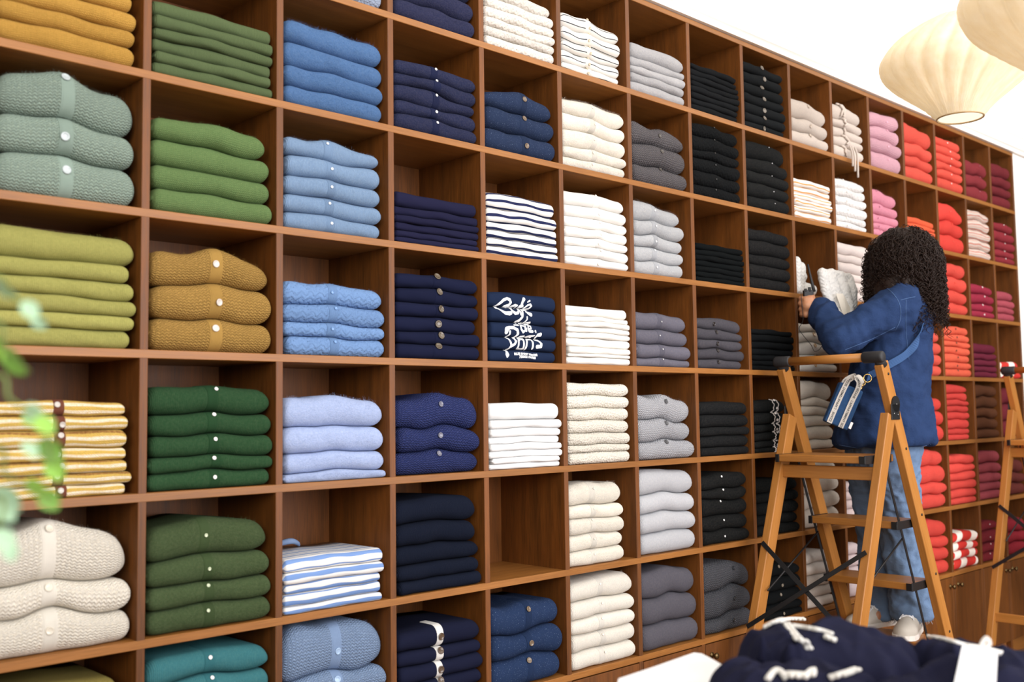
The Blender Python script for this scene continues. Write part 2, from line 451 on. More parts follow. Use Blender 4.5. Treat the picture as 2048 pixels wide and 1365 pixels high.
# ------------------------------------------------------------------ folded garments
# (column, row): right end (mm from the cubby's left), height of every fold line (mm), front band centre (mm)
PILES = {
(-1,1): (314, [10,50,91,132,173,213], None),
(-1,2): (335, [6,90,171,265], 161),
(-1,3): (320, [3,41,75,111,152,192,257], None),
(-1,4): (309, [0,26,52,78,107,146,176,210], 156),
(-1,5): (325, [2,75,142,260], 144),
(-1,6): (298, [170,214,260], None),
(0,1): (332, [1,29,57,87,115,145,181], 171),
(0,2): (335, [7,55,110,168,231], None),
(0,3): (340, [5,76,164,247], 173),
(0,4): (337, [1,42,78,128,177,244], 170),
(0,5): (332, [2,55,104,170,252], 154),
(0,6): (322, [107,159,211,274], 164),
(1,0): (354, [14,61,112,164], None),
(1,1): (336, [8,54,108,166,230], None),
(1,2): (316, [5,42,91,141,193,246], 145),
(1,3): (329, [3,45,83,134,190], 156),
(1,4): (354, [-1,26,74,142,217], None),
(1,5): (310, [-6,21,50,75,103,138], None),
(1,6): (347, [34,91,151,283], 169),
(2,0): (337, [16,59,123,187], None),
(2,1): (318, [12,47,85,124,165,207], 157),
(2,2): (327, [3,16,35,57,79,105,143], None),
(2,3): (317, [1,42,77,121,158,201,243], 162),
(2,4): (335, [-4,64,139,225], 163),
(2,5): (312, [-3,37,80,131,192,264], None),
(2,6): (320, [43,84,130,169,230], 159),
(3,0): (318, [13,35,59,91,122,156,197], None),
(3,1): (342, [14,69,134,202], 174),
(3,2): (345, [2,25,51,77,103,146,196], None),
(3,3): (304, [1,36,75,119,166,215], 141),
(3,4): (320, [-2,17,35,56,79,99,125,150,201], None),
(3,6): (321, [13,88,164,243], 161),
(4,0): (307, [8,27,62,106,147,195], 145),
(4,1): (328, [3,36,74,126,173,231], 155),
(4,2): (336, [1,30,65,96,129,162,204,250], 174),
(4,3): (332, [-1,24,36,57,86,107,126,144,159,191], None),
(4,4): (316, [3,38,64,102,144,184,225,265], None),
(4,5): (279, [7,49,99,147,191,261], 121),
(4,6): (327, [-1,57,112,165,218,294], 155),
(5,0): (357, [9,40,70,100,130,187], None),
(5,1): (347, [7,69,148,224], 171),
(5,2): (296, [6,46,94,139,191,248], 127),
(5,3): (312, [2,29,78,131,190], 145),
(5,4): (356, [-3,67,131,222], 166),
(5,5): (339, [1,76,142,208,290], None),
(5,6): (341, [0,85,180,268], None),
(6,0): (321, [3,25,47,70,94,116,138,161,185], None),
(6,1): (332, [7,46,97,146,185,234,281], 155),
(6,2): (358, [3,17,37,58,80,101,123,147], None),
(6,3): (307, [3,33,71,109,148,195], 130),
(6,4): (336, [-1,31,75,106,154,203], None),
(6,5): (313, [0,51,102,156,201,262], 144),
(6,6): (351, [-10,69,170,253], 196),
(7,0): (312, [7,28,65,107,146,191,236,275], 151),
(7,1): (373, [8,57,107,154,211,284], 195),
(7,2): (343, [5,46,97,143,199,245], None),
(7,3): (325, [-1,19,39,61,86,115,144,165], None),
(7,4): (260, [-2,20,47,81,113,159,211], 171),
(7,5): (347, [-4,41,82,130,168,220], None),
(7,6): (360, [-16,24,58,105,155,206], 164),
(8,0): (338, [9,56,114,192], 155),
(8,1): (339, [3,33,57,82,109,140,172], None),
(8,3): (334, [2,36,72,119,167,201], 137),
(8,4): (280, [-3,41,101,148,187,223,297], None),
(8,5): (301, [8,83,159,234,311], None),
(8,6): (230, [-7,42,84,130,183,232], None),
(9,0): (283, [18,53,90,131,172,239], 110),
(9,1): (300, [0,29,57,106,143,183,229], 109),
(9,2): (316, [45,90,124,172,209,263], None),
(9,5): (161, [18,55,96,137,174], None),
(9,6): (138, [30,81,132,184,235], None),
(10,0): (362, [21,88,152,214,287], 187),
(10,1): (268, [-2,27,63,105,150,216], 65),
(11,0): (342, [15,69,123,187,274], None),
(11,1): (317, [7,29,51,76,101,136], None),
(11,2): (342, [8,59,128,184,248], None),
(11,3): (329, [3,58,108,169,228], None),
(11,4): (372, [8,84,154,222], None),
(11,5): (374, [-1,66,129,209,285], None),
(11,6): (351, [12,69,131,185,268], None),
(12,0): (384, [15,62,108,148,189,232,283], 178),
(12,1): (327, [3,88,161,247], None),
(12,2): (355, [5,60,125,194,269], None),
(12,3): (353, [3,40,75,113,154,184,223,264], 156),
(12,4): (275, [1,29,61,111,149,184,212,250,295], None),
(12,5): (372, [-4,33,76,120,164,203,253], None),
(12,6): (386, [-7,49,92,130,186], None),
(13,0): (395, [8,77,147,221], 199),
(13,1): (397, [-1,50,102,153,209,264], None),
(13,2): (356, [-2,36,80,131,179], 172),
(13,3): (363, [2,30,64,94,131,185], None),
(13,4): (325, [1,50,109,166,229,289], None),
(13,5): (344, [0,46,91,141,196,256], None),
(13,6): (248, [4,49,98,165,215], None),
(14,0): (339, [7,68,123,181,250], None),
(14,1): (338, [6,38,77,127,185,235], 162),
(14,2): (270, [3,42,77,119,169], None),
(14,3): (407, [6,41,97], None),
(14,4): (279, [10,85,181,271], None),
(14,5): (338, [2,69,126,199], None),
(14,6): (296, [2,67,124,194], None),
}
BR = ('4E4438', 20)
# kind, colour, cloth, fuzz, band, button(hex, mm, count), description of one, short plural, bulge
S, K, T = 'folded_sweater', 'folded_cardigan', 'folded_tee'
STY = {
(-1,1): (S,'D09A1E','knit',1,0,0,'mustard yellow knit sweater','mustard sweaters',.10),
(-1,2): (K,'93AA9A','chunky',1,1,('CBD6D6',20,1),'sage green chunky cardigan with pearl button','sage cardigans',.30),
(-1,3): (S,'A5A246','fine',1,0,0,'lime green wool sweater','lime sweaters',.08),
(-1,4): (K,'E6BC3E','knit',0,'7E4630',('D6CDC2',13,1),'yellow and white striped cardigan with brown band','yellow striped cardigans',.12),
(-1,5): (K,'F8F0DE','chunky',1,1,('F0E6D2',18,1),'thick cream chunky cardigan','thick cream cardigans',.30),
(-1,6): (S,'85762A','fine',1,0,0,'olive yellow sweater','olive yellow sweaters',.10),
(0,1): (T,'5C6E42','rib',0,0,0,'olive green ribbed top','olive ribbed tops',.12),
(0,2): (S,'678848','knit',1,0,0,'leaf green knit sweater','leaf green sweaters',.15),
(0,3): (K,'B88C30','chunky',1,1,('E8DCD0',18,1),'ochre chunky cardigan with pearl button','ochre cardigans',.28),
(0,4): (K,'254C2A','fine',1,1,('F2F0EA',10,1),'bottle green cardigan with white button','bottle green cardigans',.22),
(0,5): (K,'42562F','mohair',1,1,('C4CEAC',9,1),'forest green fuzzy cardigan','fuzzy forest green cardigans',.14),
(0,6): (K,'2F7C84','fine',1,1,('F0F0EE',10,1),'teal cardigan','teal cardigans',.2),
(1,0): (S,'9CACC8','boucle',1,0,0,'pale blue nubbly sweater','nubbly pale blue sweaters',.1),
(1,1): (S,'4874AA','mohair',1,0,0,'cornflower blue fuzzy sweater','cornflower sweaters',.12),
(1,2): (K,'7797BC','fine',1,1,('E8ECF0',8,1),'light blue cardigan with small button','light blue cardigans',.2),
(1,3): (K,'6C94C8','lace',1,1,('6C94C8',9,1),'sky blue lace knit cardigan','sky blue lace cardigans',.2),
(1,4): (S,'A4B8E4','mohair',1,0,0,'periwinkle soft sweater','periwinkle sweaters',.22),
(1,5): (T,'F2F0EB','jersey',0,0,0,'white tee with light blue stripes','blue striped tees',.12),
(1,6): (K,'86A4CE','chunky',1,1,('A6C2E2',18,1),'powder blue chunky cardigan','powder blue chunky cardigans',.3),
(2,0): (S,'2A2F52','mohair',1,0,0,'thick dark navy sweater','thick dark navy sweaters',.2),
(2,1): (K,'232A4C','mohair',0,1,('F4F4F2',9,1),'navy cardigan with small white button','white-buttoned navy cardigans',.25),
(2,2): (T,'1F1F3C','jersey',0,0,0,'midnight navy tee','midnight navy tees',.12),
(2,3): (K,'171C38','jersey',0,1,('5A4E3E',22,1),'navy cardigan with large horn button','horn-buttoned navy cardigans',.12),
(2,4): (K,'2C3A76','chunky',1,0,('6C6C7A',17,1),'royal navy chunky cardigan','royal navy chunky cardigans',.3),
(2,5): (S,'151C2E','rib',0,0,0,'near black navy ribbed sweater','near black navy sweaters',.2),
(2,6): (K,'191D36','jersey',0,'F2EFE8',('5A4838',21,1),'navy cardigan with white front band','white-banded navy cardigans',.12),
(3,0): (S,'EFE7DA','lace',0,0,0,'ivory patterned knit sweater','ivory patterned sweaters',.14),
(3,1): (K,'283858','tweed',0,1,('6E5C4A',18,1),'flecked navy cardigan with bronze button','upper flecked navy cardigans',.25),
(3,2): (T,'F4F0E8','jersey',0,0,0,'white tee with navy stripes','navy striped tees',.14),
(3,3): (T,'1B2A48','jersey',0,0,0,'navy sweatshirt with white lettering','lettered sweatshirts',.12),
(3,4): (T,'F5F5F3','jersey',0,0,0,'bright white tee','bright white tees',.16),
(3,6): (K,'22375C','tweed',0,1,('74624E',18,1),'flecked blue navy cardigan with bronze button','lower flecked navy cardigans',.25),
(4,0): (K,'F5F0E6','jersey',0,'F2EBDD',('D4C2A6',10,2),'white cardigan with thin black stripes','thin-striped white cardigans',.3),
(4,1): (K,'F3ECDD','mohair',1,1,('EFE6D4',8,1),'ivory fuzzy cardigan','fuzzy ivory cardigans',.22),
(4,2): (K,'F6F2EA','jersey',0,1,('F6F0E6',10,1),'white cardigan with pearl button','pearl-buttoned white cardigans',.16),
(4,3): (T,'F5F0E6','jersey',0,0,0,'off-white folded tee','off-white tees',.2),
(4,4): (S,'EFE8D8','boucle',0,0,0,'ivory boucle sweater','ivory boucle sweaters',.14),
(4,5): (K,'ECE5D5','mohair',1,1,('E6DECC',7,1),'natural white fuzzy cardigan','natural white cardigans',.2),
(4,6): (K,'EEE8DA','fine',1,1,('EEE6D6',8,1),'milk white wool cardigan','milk white cardigans',.16),
(5,0): (S,'B2B2B5','mohair',0,0,0,'mid grey wool sweater','mid grey sweaters',.22),
(5,1): (K,'6C686C','chunky',1,0,('4A4540',16,1),'charcoal waffle knit cardigan','charcoal waffle cardigans',.22),
(5,2): (K,'B7BABE','mohair',1,1,('DCDCDC',8,1),'pale grey fuzzy cardigan','fuzzy pale grey cardigans',.25),
(5,3): (K,'6A6876','fine',1,1,('C8C8C8',6,1),'slate grey cardigan','slate grey cardigans',.22),
(5,4): (K,'B8BAC1','chunky',1,0,('4A4A4C',18,1),'silver grey chunky cardigan with dark button','silver chunky cardigans',.3),
(5,5): (S,'BEC0C5','fine',1,0,0,'silver grey plump sweater','plump silver grey sweaters',.14),
(5,6): (S,'5A5862','fine',1,0,0,'graphite grey sweater','graphite sweaters',.12),
(6,0): (T,'191B1D','jersey',0,0,0,'thin black tee','upper black tees',.14),
(6,1): (K,'151718','lace',1,0,('101010',8,1),'black lace knit cardigan','black lace cardigans',.2),
(6,2): (T,'0F1314','rib',0,0,0,'black ribbed top','black ribbed tops',.16),
(6,3): (K,'4B4951','fine',1,0,('2A2422',16,1),'anthracite cardigan with brown button','anthracite cardigans',.22),
(6,4): (S,'16191B','fine',1,0,0,'black wool sweater','black wool sweaters',.12),
(6,5): (K,'141718','fine',1,0,('F2F2F0',8,1),'black cardigan with white button','white-buttoned black cardigans',.2),
(6,6): (K,'54565D','chunky',1,0,('2A2C30',15,1),'dark grey chunky cardigan with dome button','dark grey chunky cardigans',.26),
(7,0): (K,'1B1E20','jersey',0,1,('6E665C',21,1),'black cardigan with large grey button','grey-buttoned black cardigans',.1),
(7,1): (K,'171A1B','fine',1,0,('C8C8C8',5,1),'black cardigan with tiny glinting button','tiny-buttoned black cardigans',.16),
(7,2): (S,'131517','mohair',1,0,0,'black fuzzy sweater','fuzzy black sweaters',.12),
(7,3): (T,'0E1113','jersey',0,0,0,'flat black tee','lower black tees',.14),
(7,4): (K,'111516','fine',0,'161A1C',('EFE4DC',11,2),'black cardigan with white dotted trim','white-trimmed black cardigans',.12),
(7,5): (S,'0F1415','fine',0,0,0,'jet black sweater','jet black sweaters',.14),
(7,6): (K,'121516','jersey',0,0,('8A8070',13,1),'black cardigan with brass button','brass-buttoned black cardigans',.14),
(8,0): (K,'D8CABE','fine',1,0,('B8A898',17,1),'beige cardigan with shell button','shell-buttoned beige cardigans',.2),
(8,1): (T,'F5EFE6','jersey',0,0,0,'white tee with orange stripes','orange striped tees',.14),
(8,3): (K,'EFE8DC','jersey',0,0,('BE9A72',19,1),'cream cardigan with wooden button','wood-buttoned cream cardigans',.2),
(8,4): (S,'E5D8C6','mohair',1,0,0,'oatmeal fuzzy sweater','fuzzy oatmeal sweaters',.2),
(8,5): (S,'E6D7C6','mohair',1,0,0,'sand beige plump sweater','plump sand sweaters',.12),
(8,6): (S,'E2D5C8','fine',1,0,0,'ecru thin sweater','thin ecru sweaters',.14),
(9,0): (K,'DBCCC0','fine',0,0,0,'beige wrap cardigan','tied beige cardigans',.2),
(9,1): (K,'F3EFEA','lace',1,0,('F0ECE4',9,1),'snow white lace cardigan','snow white lace cardigans',.2),
(9,2): (S,'E8D9D2','fine',0,0,0,'blush white sweater','blush white sweaters',.12),
(9,5): (S,'E5CECA','fine',1,0,0,'pale rose sweater','pale rose sweaters',.12),
(9,6): (S,'DEC9C9','fine',1,0,0,'dusty pale pink sweater','dusty pale pink sweaters',.12),
(10,0): (K,'F2B4C6','chunky',1,0,('F2B4C6',10,1),'baby pink chunky cardigan','baby pink cardigans',.26),
(10,1): (K,'E48AA2','mohair',1,0,('C87890',9,1),'rose pink fuzzy cardigan','fuzzy rose pink cardigans',.2),
(11,0): (S,'EC4C36','fine',1,0,0,'coral plump sweater','plump coral sweaters',.22),
(11,1): (T,'E8561E','jersey',0,0,0,'bright orange tee','bright orange tees',.16),
(11,2): (S,'EA4630','fine',1,0,0,'coral sweater behind the curly hair','coral sweaters behind the hair',.16),
(11,3): (S,'EE5038','fine',1,0,0,'salmon coral sweater','salmon coral sweaters',.16),
(11,4): (S,'E03426','fine',1,0,0,'scarlet sweater','scarlet sweaters',.2),
(11,5): (S,'EA3E2C','mohair',1,0,0,'poppy red fuzzy sweater','fuzzy poppy red sweaters',.14),
(11,6): (S,'E63A28','fine',1,0,0,'vermilion sweater','vermilion sweaters',.14),
(12,0): (K,'EE4A32','fine',0,0,('F4E4DC',8,1),'coral cardigan with pearl button','pearl-buttoned coral cardigans',.16),
(12,1): (K,'EC3422','fine',1,0,('E84A34',8,1),'bright red cardigan','bright red cardigans',.25),
(12,2): (K,'EE4430','fine',1,0,('E85A44',8,1),'coral red cardigan','coral red cardigans',.2),
(12,3): (K,'EE5830','fine',0,0,('6E4A3A',11,1),'orange cardigan with brown button','brown-buttoned orange cardigans',.16),
(12,4): (S,'E8362A','knit',0,0,0,'red chunky thin-folded sweater','thin-folded red sweaters',.24),
(12,5): (S,'EA3E2E','fine',0,0,0,'flame red sweater','flame red sweaters',.14),
(12,6): (S,'F0E6DA','jersey',0,0,0,'red and white patterned sweater','red and white sweaters',.16),
(13,0): (K,'A2303A','knit',1,0,('A04450',10,1),'burgundy ribbed cardigan','burgundy ribbed cardigans',.26),
(13,1): (K,'F0E2D6','knit',0,0,0,'white cardigan with coral stripes','coral striped cardigans',.2),
(13,2): (K,'A41C3E','fine',0,0,('EEDCD8',11,1),'magenta cardigan with white button','magenta cardigans',.16),
(13,3): (S,'762038','rib',0,0,0,'plum ribbed sweater','plum ribbed sweaters',.14),
(13,4): (S,'683A1C','knit',1,0,0,'chestnut brown sweater','chestnut sweaters',.16),
(13,5): (S,'9C3A44','fine',0,0,0,'brick rose sweater','brick rose sweaters',.16),
(13,6): (K,'741420','fine',0,0,('D8B8B0',8,1),'deep crimson cardigan','deep crimson cardigans',.16),
(14,0): (S,'7A202A','fine',0,0,0,'dark wine sweater','dark wine sweaters',.14),
(14,1): (K,'982432','fine',0,0,('EEDCD8',9,1),'wine cardigan with white button','white-buttoned wine cardigans',.18),
(14,2): (S,'B44656','fine',0,0,0,'raspberry rose sweater','raspberry rose sweaters',.14),
(14,3): (S,'F0E6DA','jersey',0,0,0,'white sweater with red pattern','red-patterned white sweaters',.2),
(14,4): (S,'862234','knit',0,0,0,'garnet sweater','garnet sweaters',.16),
(14,5): (S,'6A2A24','fine',0,0,0,'rust brown sweater','rust brown sweaters',.16),
(14,6): (S,'961428','fine',0,0,0,'cherry red sweater','cherry red sweaters',.14),
}
STRIPES = {
(1,5): (0.047, [(0.25, 0.13, '6F8CBC'), (0.78, 0.05, '6F8CBC')]),
(3,2): (0.026, [(0.5, 0.17, '22284A')]),
(4,0): (0.024, [(0.5, 0.06, '1A2230')]),
(8,1): (0.020, [(0.5, 0.12, 'D0904E')]),
(13,1): (0.030, [(0.3, 0.13, 'C25A46'), (0.75, 0.07, 'D88A70')]),
(-1,4): (0.046, [(0.18, 0.085, 'F2EAD8'), (0.52, 0.075, 'F2EAD8'), (0.86, 0.09, '7E4630')]),
}
PATCH = {(12,6), (14,3)}

def patch_mat(name):
    t = NT(name); uvn = t.n('ShaderNodeUVMap').outputs[0]; oi = t.n('ShaderNodeObjectInfo').outputs['Random']
    sp = t.n('ShaderNodeSeparateXYZ'); t.l(uvn, sp.inputs[0])
    x = t.math('FRACT', t.math('ADD', t.math('DIVIDE', sp.outputs[0], 0.17), t.math('ADD', oi, t.math('MULTIPLY', sp.outputs[1], 4.0))))
    red = t.math('LESS_THAN', x, 0.56)
    t.l(t.mix(red, lin('F0E6DA'), lin('C42A20')), t.p.inputs['Base Color']); t.set(Roughness=0.95)
    t.bump(t.noise(uvn, 400, 2), 0.4, 0.001); return t.m

class Fold:
    """one folded garment between two fold surfaces of its pile"""
    def __init__(s, x0, x1, zb, zt, yf, d, rl, rr, droop, seed, crisp):
        s.__dict__.update(locals()); s.ph = np.random.default_rng(seed).uniform(0, 6.28, 6)
        s.t0 = float(np.mean(zt(np.linspace(x0, x1, 9))-zb(np.linspace(x0, x1, 9))))
        s.r = min(0.034, s.t0*0.52)
    def e(s, x):
        l = np.clip((x-s.x0)/s.rl, 0, 1); r = np.clip((s.x1-x)/s.rr, 0, 1)
        f = lambda q: np.maximum(0, 1-(1-q)**2.8)**(1/2.8)
        return f(l)*f(r)
    def front(s, x):
        p = s.ph
        return s.yf+0.0025*np.sin(x*22+p[0])+0.0016*np.sin(x*51+p[1])+(1-s.e(x))*s.t0*0.35
    def surf(s, x, phi, off=0.0):
        """x, phi arrays (same shape): point on the front fold, pushed out by off"""
        e = s.e(x); zb = s.zb(x); zt = s.zt(x); h = (zt-zb)/2*e
        zc = (zb+zt)/2-(zt-zb)/2*(1-e)*s.droop
        sn = np.sign(np.sin(phi))*np.abs(np.sin(phi))**s.crisp; cs = np.cos(phi)
        y = s.front(x)+s.r*(1-cs)
        z = zc+h*sn+0.0012*np.sin(x*60+p4(s, 2)+phi*2)*e*np.cos(phi)
        return x, y-off*np.cos(phi), z+off*np.sin(phi)
    def grid(s, nx, na):
        u = np.linspace(0, 1, nx); u = 0.45*u+0.55*(0.5-0.5*np.cos(np.pi*u)); x = s.x0+(s.x1-s.x0)*u
        back = np.array([1.0, 0.62, 0.3]); fwd = np.array([0.14, 0.4, 0.7, 1.0]); phi = np.linspace(-np.pi/2, np.pi/2, na)
        rows = []; e = s.e(x); zb = s.zb(x); zt = s.zt(x); h = (zt-zb)/2*e; zc = (zb+zt)/2-(zt-zb)/2*(1-e)*s.droop
        yF = s.front(x)
        for q in back: rows.append((x, np.minimum(yF+s.r+(s.d-s.r)*q, DEP-0.014), zc-h))
        for f in phi: rows.append(s.surf(x, np.full(nx, f)))
        for q in fwd:
            bk = 1-0.10*q*q
            rows.append((x, np.minimum(yF+s.r+(s.d-s.r)*q, DEP-0.014), zc+h*bk))
        V = np.stack([np.stack(r, -1) for r in rows])          # ns, nx, 3
        ns = len(rows); mid = V[:, nx//2]
        arc = np.concatenate([[0], np.cumsum(np.linalg.norm(np.diff(mid, axis=0), axis=1))]); arc -= arc[3+na//2]
        UVs = np.stack([np.broadcast_to(x, (ns, nx)), np.broadcast_to(-arc[:, None], (ns, nx))], -1)
        i = np.arange(ns-1)[:, None]*nx; j = np.arange(nx-1)[None]
        Q = np.stack([i+j, i+j+1, i+nx+j+1, i+nx+j], -1).reshape(-1, 4).tolist()
        Q.append([k*nx+c for c in [0] for k in range(ns)][::-1]); Q.append([k*nx+nx-1 for k in range(ns)])
        # back face
        Q += [[k+1, k, (ns-1)*nx+k, (ns-1)*nx+k+1] for k in range(nx-1)]
        return V.reshape(-1, 3), Q, UVs.reshape(-1, 2)
def p4(s, i): return s.ph[i]

def fuzz(fold, n, rng, length, V, Q, UVs, top):
    """loose fibres standing off the fold"""
    o = len(V); nv = []; nq = []; nu = []
    xs = rng.uniform(fold.x0+0.018, fold.x1-0.020, n); ph = rng.uniform(-0.35, 1.57 if top else 0.4, n)
    X, Y, Z = fold.surf(xs, ph)
    for k in range(n):
        b = np.array([X[k], Y[k], Z[k]]); L = length*rng.uniform(0.4, 1.2)
        d = np.array([rng.normal()*0.9, -math.cos(ph[k])+rng.normal()*0.6, math.sin(ph[k])+rng.normal()*0.6]); d /= np.linalg.norm(d)
        m = b+d*L*0.6+rng.normal(size=3)*L*0.15; t = b+d*L+rng.normal(size=3)*L*0.35
        w = np.array([rng.normal(), rng.normal()*.3, rng.normal()]); w = w/np.linalg.norm(w)*0.00013
        i = o+len(nv); nv += [b-w, b+w, m+w*0.7, m-w*0.7, t]; nu += [(X[k], ph[k]*0.02)]*5
        nq += [[i, i+1, i+2, i+3], [i+3, i+2, i+4]]
    return np.concatenate([V, np.array(nv)]), Q+nq, np.concatenate([UVs, np.array(nu)])

def button_mesh(dia):
    r = dia/2000; tk = max(0.0016, r*0.22)
    prof = [(r*0.9, 0), (r, tk*0.4), (r*0.99, tk), (r*0.88, tk*1.35), (r*0.74, tk*1.2), (r*0.62, tk*0.85), (r*0.25, tk*0.8), (r*0.05, tk*0.8)]
    return lathe_data(prof, 18)
BM = {}
def bmat(h):
    if h not in BM:
        BM[h] = plain('button_'+h, h, 0.22, 0.0, 0.6); c_ = lin(h); g_ = 0.72 if h in ('CBD6D6', 'E8DCD0', 'F0E6D2', 'D6CDC2') else 0.9
        BM[h].node_tree.nodes['Principled BSDF'].inputs['Base Color'].default_value = (*[x*g_ for x in c_], 1)
    return BM[h]

def ordinal(k, n):
    """k counted from the top, 0-based"""
    if n == 1: return 'only one'
    if k == 0: return 'topmost'
    if k == n-1: return 'bottom one'
    return ['', 'second', 'third', 'fourth', 'fifth', 'sixth', 'seventh', 'eighth'][k]+' from top'

def pile_place(c, r):
    """where the pile is, by its neighbours"""
    for dc, dr, word in ((0, -1, 'below'), (0, 1, 'above'), (-1, 0, 'beside'), (1, 0, 'beside')):
        if (c+dc, r+dr) in STY and r >= 0: return word+' the '+STY[(c+dc, r+dr)][7]
    return ''

FOLDS = {}
for (c, r), (x1, hs, pc) in PILES.items():
    kind, hexc, tex, fz, band, btn, desc, short, bulge = STY[(c, r)]
    seed = (c+3)*17+r*131; rng = np.random.default_rng(seed)
    ox = COLX[c+1]+TH/2; oz = ROWZ[r+1]+TH/2+0.0004; open_w = COLX[c+2]-COLX[c+1]-TH
    xr = min(x1/1000, open_w-0.006); pcx = (pc/1000 if pc else xr*0.5)
    if hs[0] > 30:                       # pile whose lower folds fall outside the picture
        step = max(40, np.mean(np.diff(hs))); m = max(1, round(hs[0]/step)); hs = [hs[0]*i/m for i in range(m)]+list(hs)
    hs = [0.0]+[h/1000 for h in hs[1:]]
    if hs[-1] > 0.286: hs = [h*0.286/hs[-1] for h in hs]
    n = len(hs)-1; tm = hs[-1]/n
    mat = patch_mat('%s_cloth' % short.replace(' ', '_').replace('-', '_')) if (c, r) in PATCH else \
        fabric('%s_cloth' % short.replace(' ', '_').replace('-', '_'), hexc, tex, STRIPES.get((c, r)))
    mband = None
    if band: mband = fabric('%s_band' % short.replace(' ', '_').replace('-', '_'), band if isinstance(band, str) else hexc, 'rib' if tex not in ('jersey',) else 'jersey')
    surfs = []
    for k, h in enumerate(hs):
        A = 0.0 if k == 0 else bulge*tm*(0.55+0.45*k/n)
        a1, a2, a3 = rng.uniform(0.5, 1.0), rng.normal()*0.35, rng.normal()*0.2
        f1 = rng.uniform(0, 6.28)
        ref = 0.68*xr
        def base(x, A=A, a1=a1, a2=a2, a3=a3, f1=f1, q=pcx): return A*(a1*np.exp(-((x-q)/0.055)**2)+a2*np.sin(x*14+f1)+a3*np.sin(x*33+f1*2)+0.35*a1*np.exp(-((x-q+0.1)/0.05)**2))
        shift = base(np.array(ref))
        surfs.append(lambda x, b=base, h=h, s0=shift, oxx=ox, zz=oz, oh=ROWZ[r]-ROWZ[r+1]-TH: np.clip(h+b(x-oxx)-s0, h*0.6, oh-0.012)+zz)
    near = c <= 4
    for k in range(n):
        top = (k == n-1)
        t = hs[k+1]-hs[k]
        zb = lambda x, f=surfs[k]: f(x)+0.0003
        zt = lambda x, f=surfs[k+1], g=surfs[k], t=t: np.maximum(f(x)-0.0003, g(x)+t*0.5)
        xj = rng.normal()*0.006
        x1k = ox+min(open_w-0.005, xr+xj*0.8-(0.0 if not top else 0.003)); x0k = ox+0.006+abs(rng.normal())*0.004
        thin = kind == T
        soft = (0.55 if thin else 0.9)
        fo = Fold(x0k, x1k, zb, zt, 0.001+rng.uniform(0, 0.008)+(0.003 if top else 0), 0.240+rng.uniform(-0.01, 0.01),
                  max(0.006, t*soft*0.6), max(0.008, t*soft*(0.85 if top and not thin else 0.6)), 0.35 if top else 0.15, seed+k, 0.85 if not thin else 0.75)
        FOLDS[(c, r, k)] = fo
        V, Q, UVs = fo.grid(44 if near else 26, 13 if near else 9)
        if fz and c < 12:
            V, Q, UVs = fuzz(fo, int((620 if tex == 'mohair' else 330)*(1.0 if near else 0.4)*(1.7 if top else 1)), rng, 0.008 if tex in ('mohair', 'chunky') else 0.0055, V, Q, UVs, top)
        org = (ox+xr/2, 0.12, float(zb(np.array(ox+xr/2))))
        o = mesh_obj(kind, V, Q, mat, None, True, UVs, loc=org)
        lab = '%s, %s of the pile %s' % (desc, ordinal(n-1-k, n), pile_place(c, r))
        for cut in (' of the pile', ' the'):
            if len(lab.replace('-', ' ').split()) > 16: lab = lab.replace(cut, '')
        tag(o, lab.strip(), 'cardigan' if kind == K else 'sweater' if kind == S else 'top', short)
        orgv = np.array(org)
        if band:
            wd = 0.0145 if tex != 'chunky' else 0.017
            if isinstance(band, str): wd = 0.013
            xs = np.linspace(ox+pcx-wd, ox+pcx+wd, 9)+rng.normal()*0.003; ph = np.linspace(-1.25, 1.57, 15)
            X, P = np.meshgrid(xs, ph); off = np.where((np.arange(9) == 0) | (np.arange(9) == 8), -0.001, 0.0022)[None]*np.maximum(np.cos(P), 0.45 if top else 0.1)
            bx, by, bz = fo.surf(X, P, off)
            bx, by, bz = [np.concatenate([a, a[-1:]]) for a in (bx, by, bz)]; by[-1] += 0.05; bz = np.clip(bz, oz+0.0006, ROWZ[r]-TH/2-0.002)
            BV = np.stack([bx, by, bz], -1).reshape(-1, 3)
            i = np.arange(15)[:, None]*9; j = np.arange(8)[None]
            BQ = np.stack([i+j, i+j+1, i+9+j+1, i+9+j], -1).reshape(-1, 4).tolist()
            BU = np.stack([BV[:, 0], -BV[:, 2]*1.2], -1)
            mesh_obj('button_band', BV-orgv, BQ, mband, o, True, BU)
        if btn:
            bh, dia, cnt = btn
            vis = [rng.uniform(-0.15, 0.75)] if cnt == 1 else [0.85, -0.25]
            for pb in vis:
                bxp = np.array([ox+pcx+rng.normal()*0.003]); pp = np.array([pb])
                c0 = np.stack(fo.surf(bxp, pp, np.array([0.0026 if band else 0.0010])), -1)[0]
                bv, bf = button_mesh(dia)
                nd = np.array([rng.normal()*0.08, -math.cos(pb*0.8), math.sin(pb*0.8)])
                mesh_obj('button', orient(bv, c0, nd)-orgv, bf, bmat(bh), o)
        if (c, r) == (1, 5) and top:      # collar showing at the back of the fold
            zc_ = float(zt(np.array(ox+0.10)))
            (v, qd) = tube_data(smooth_path([(ox+0.03, 0.19, zc_+0.002), (ox+0.06, 0.16, zc_+0.016), (ox+0.105, 0.14, zc_+0.026), (ox+0.14, 0.16, zc_+0.016), (ox+0.17, 0.20, zc_+0.004)], 24), np.concatenate([np.linspace(0.004, 0.008, 12), np.linspace(0.008, 0.004, 13)]), 8)
            mesh_obj('collar', v-orgv, qd, fabric('blue_collar_cloth', '7C96BE', 'jersey'), o)
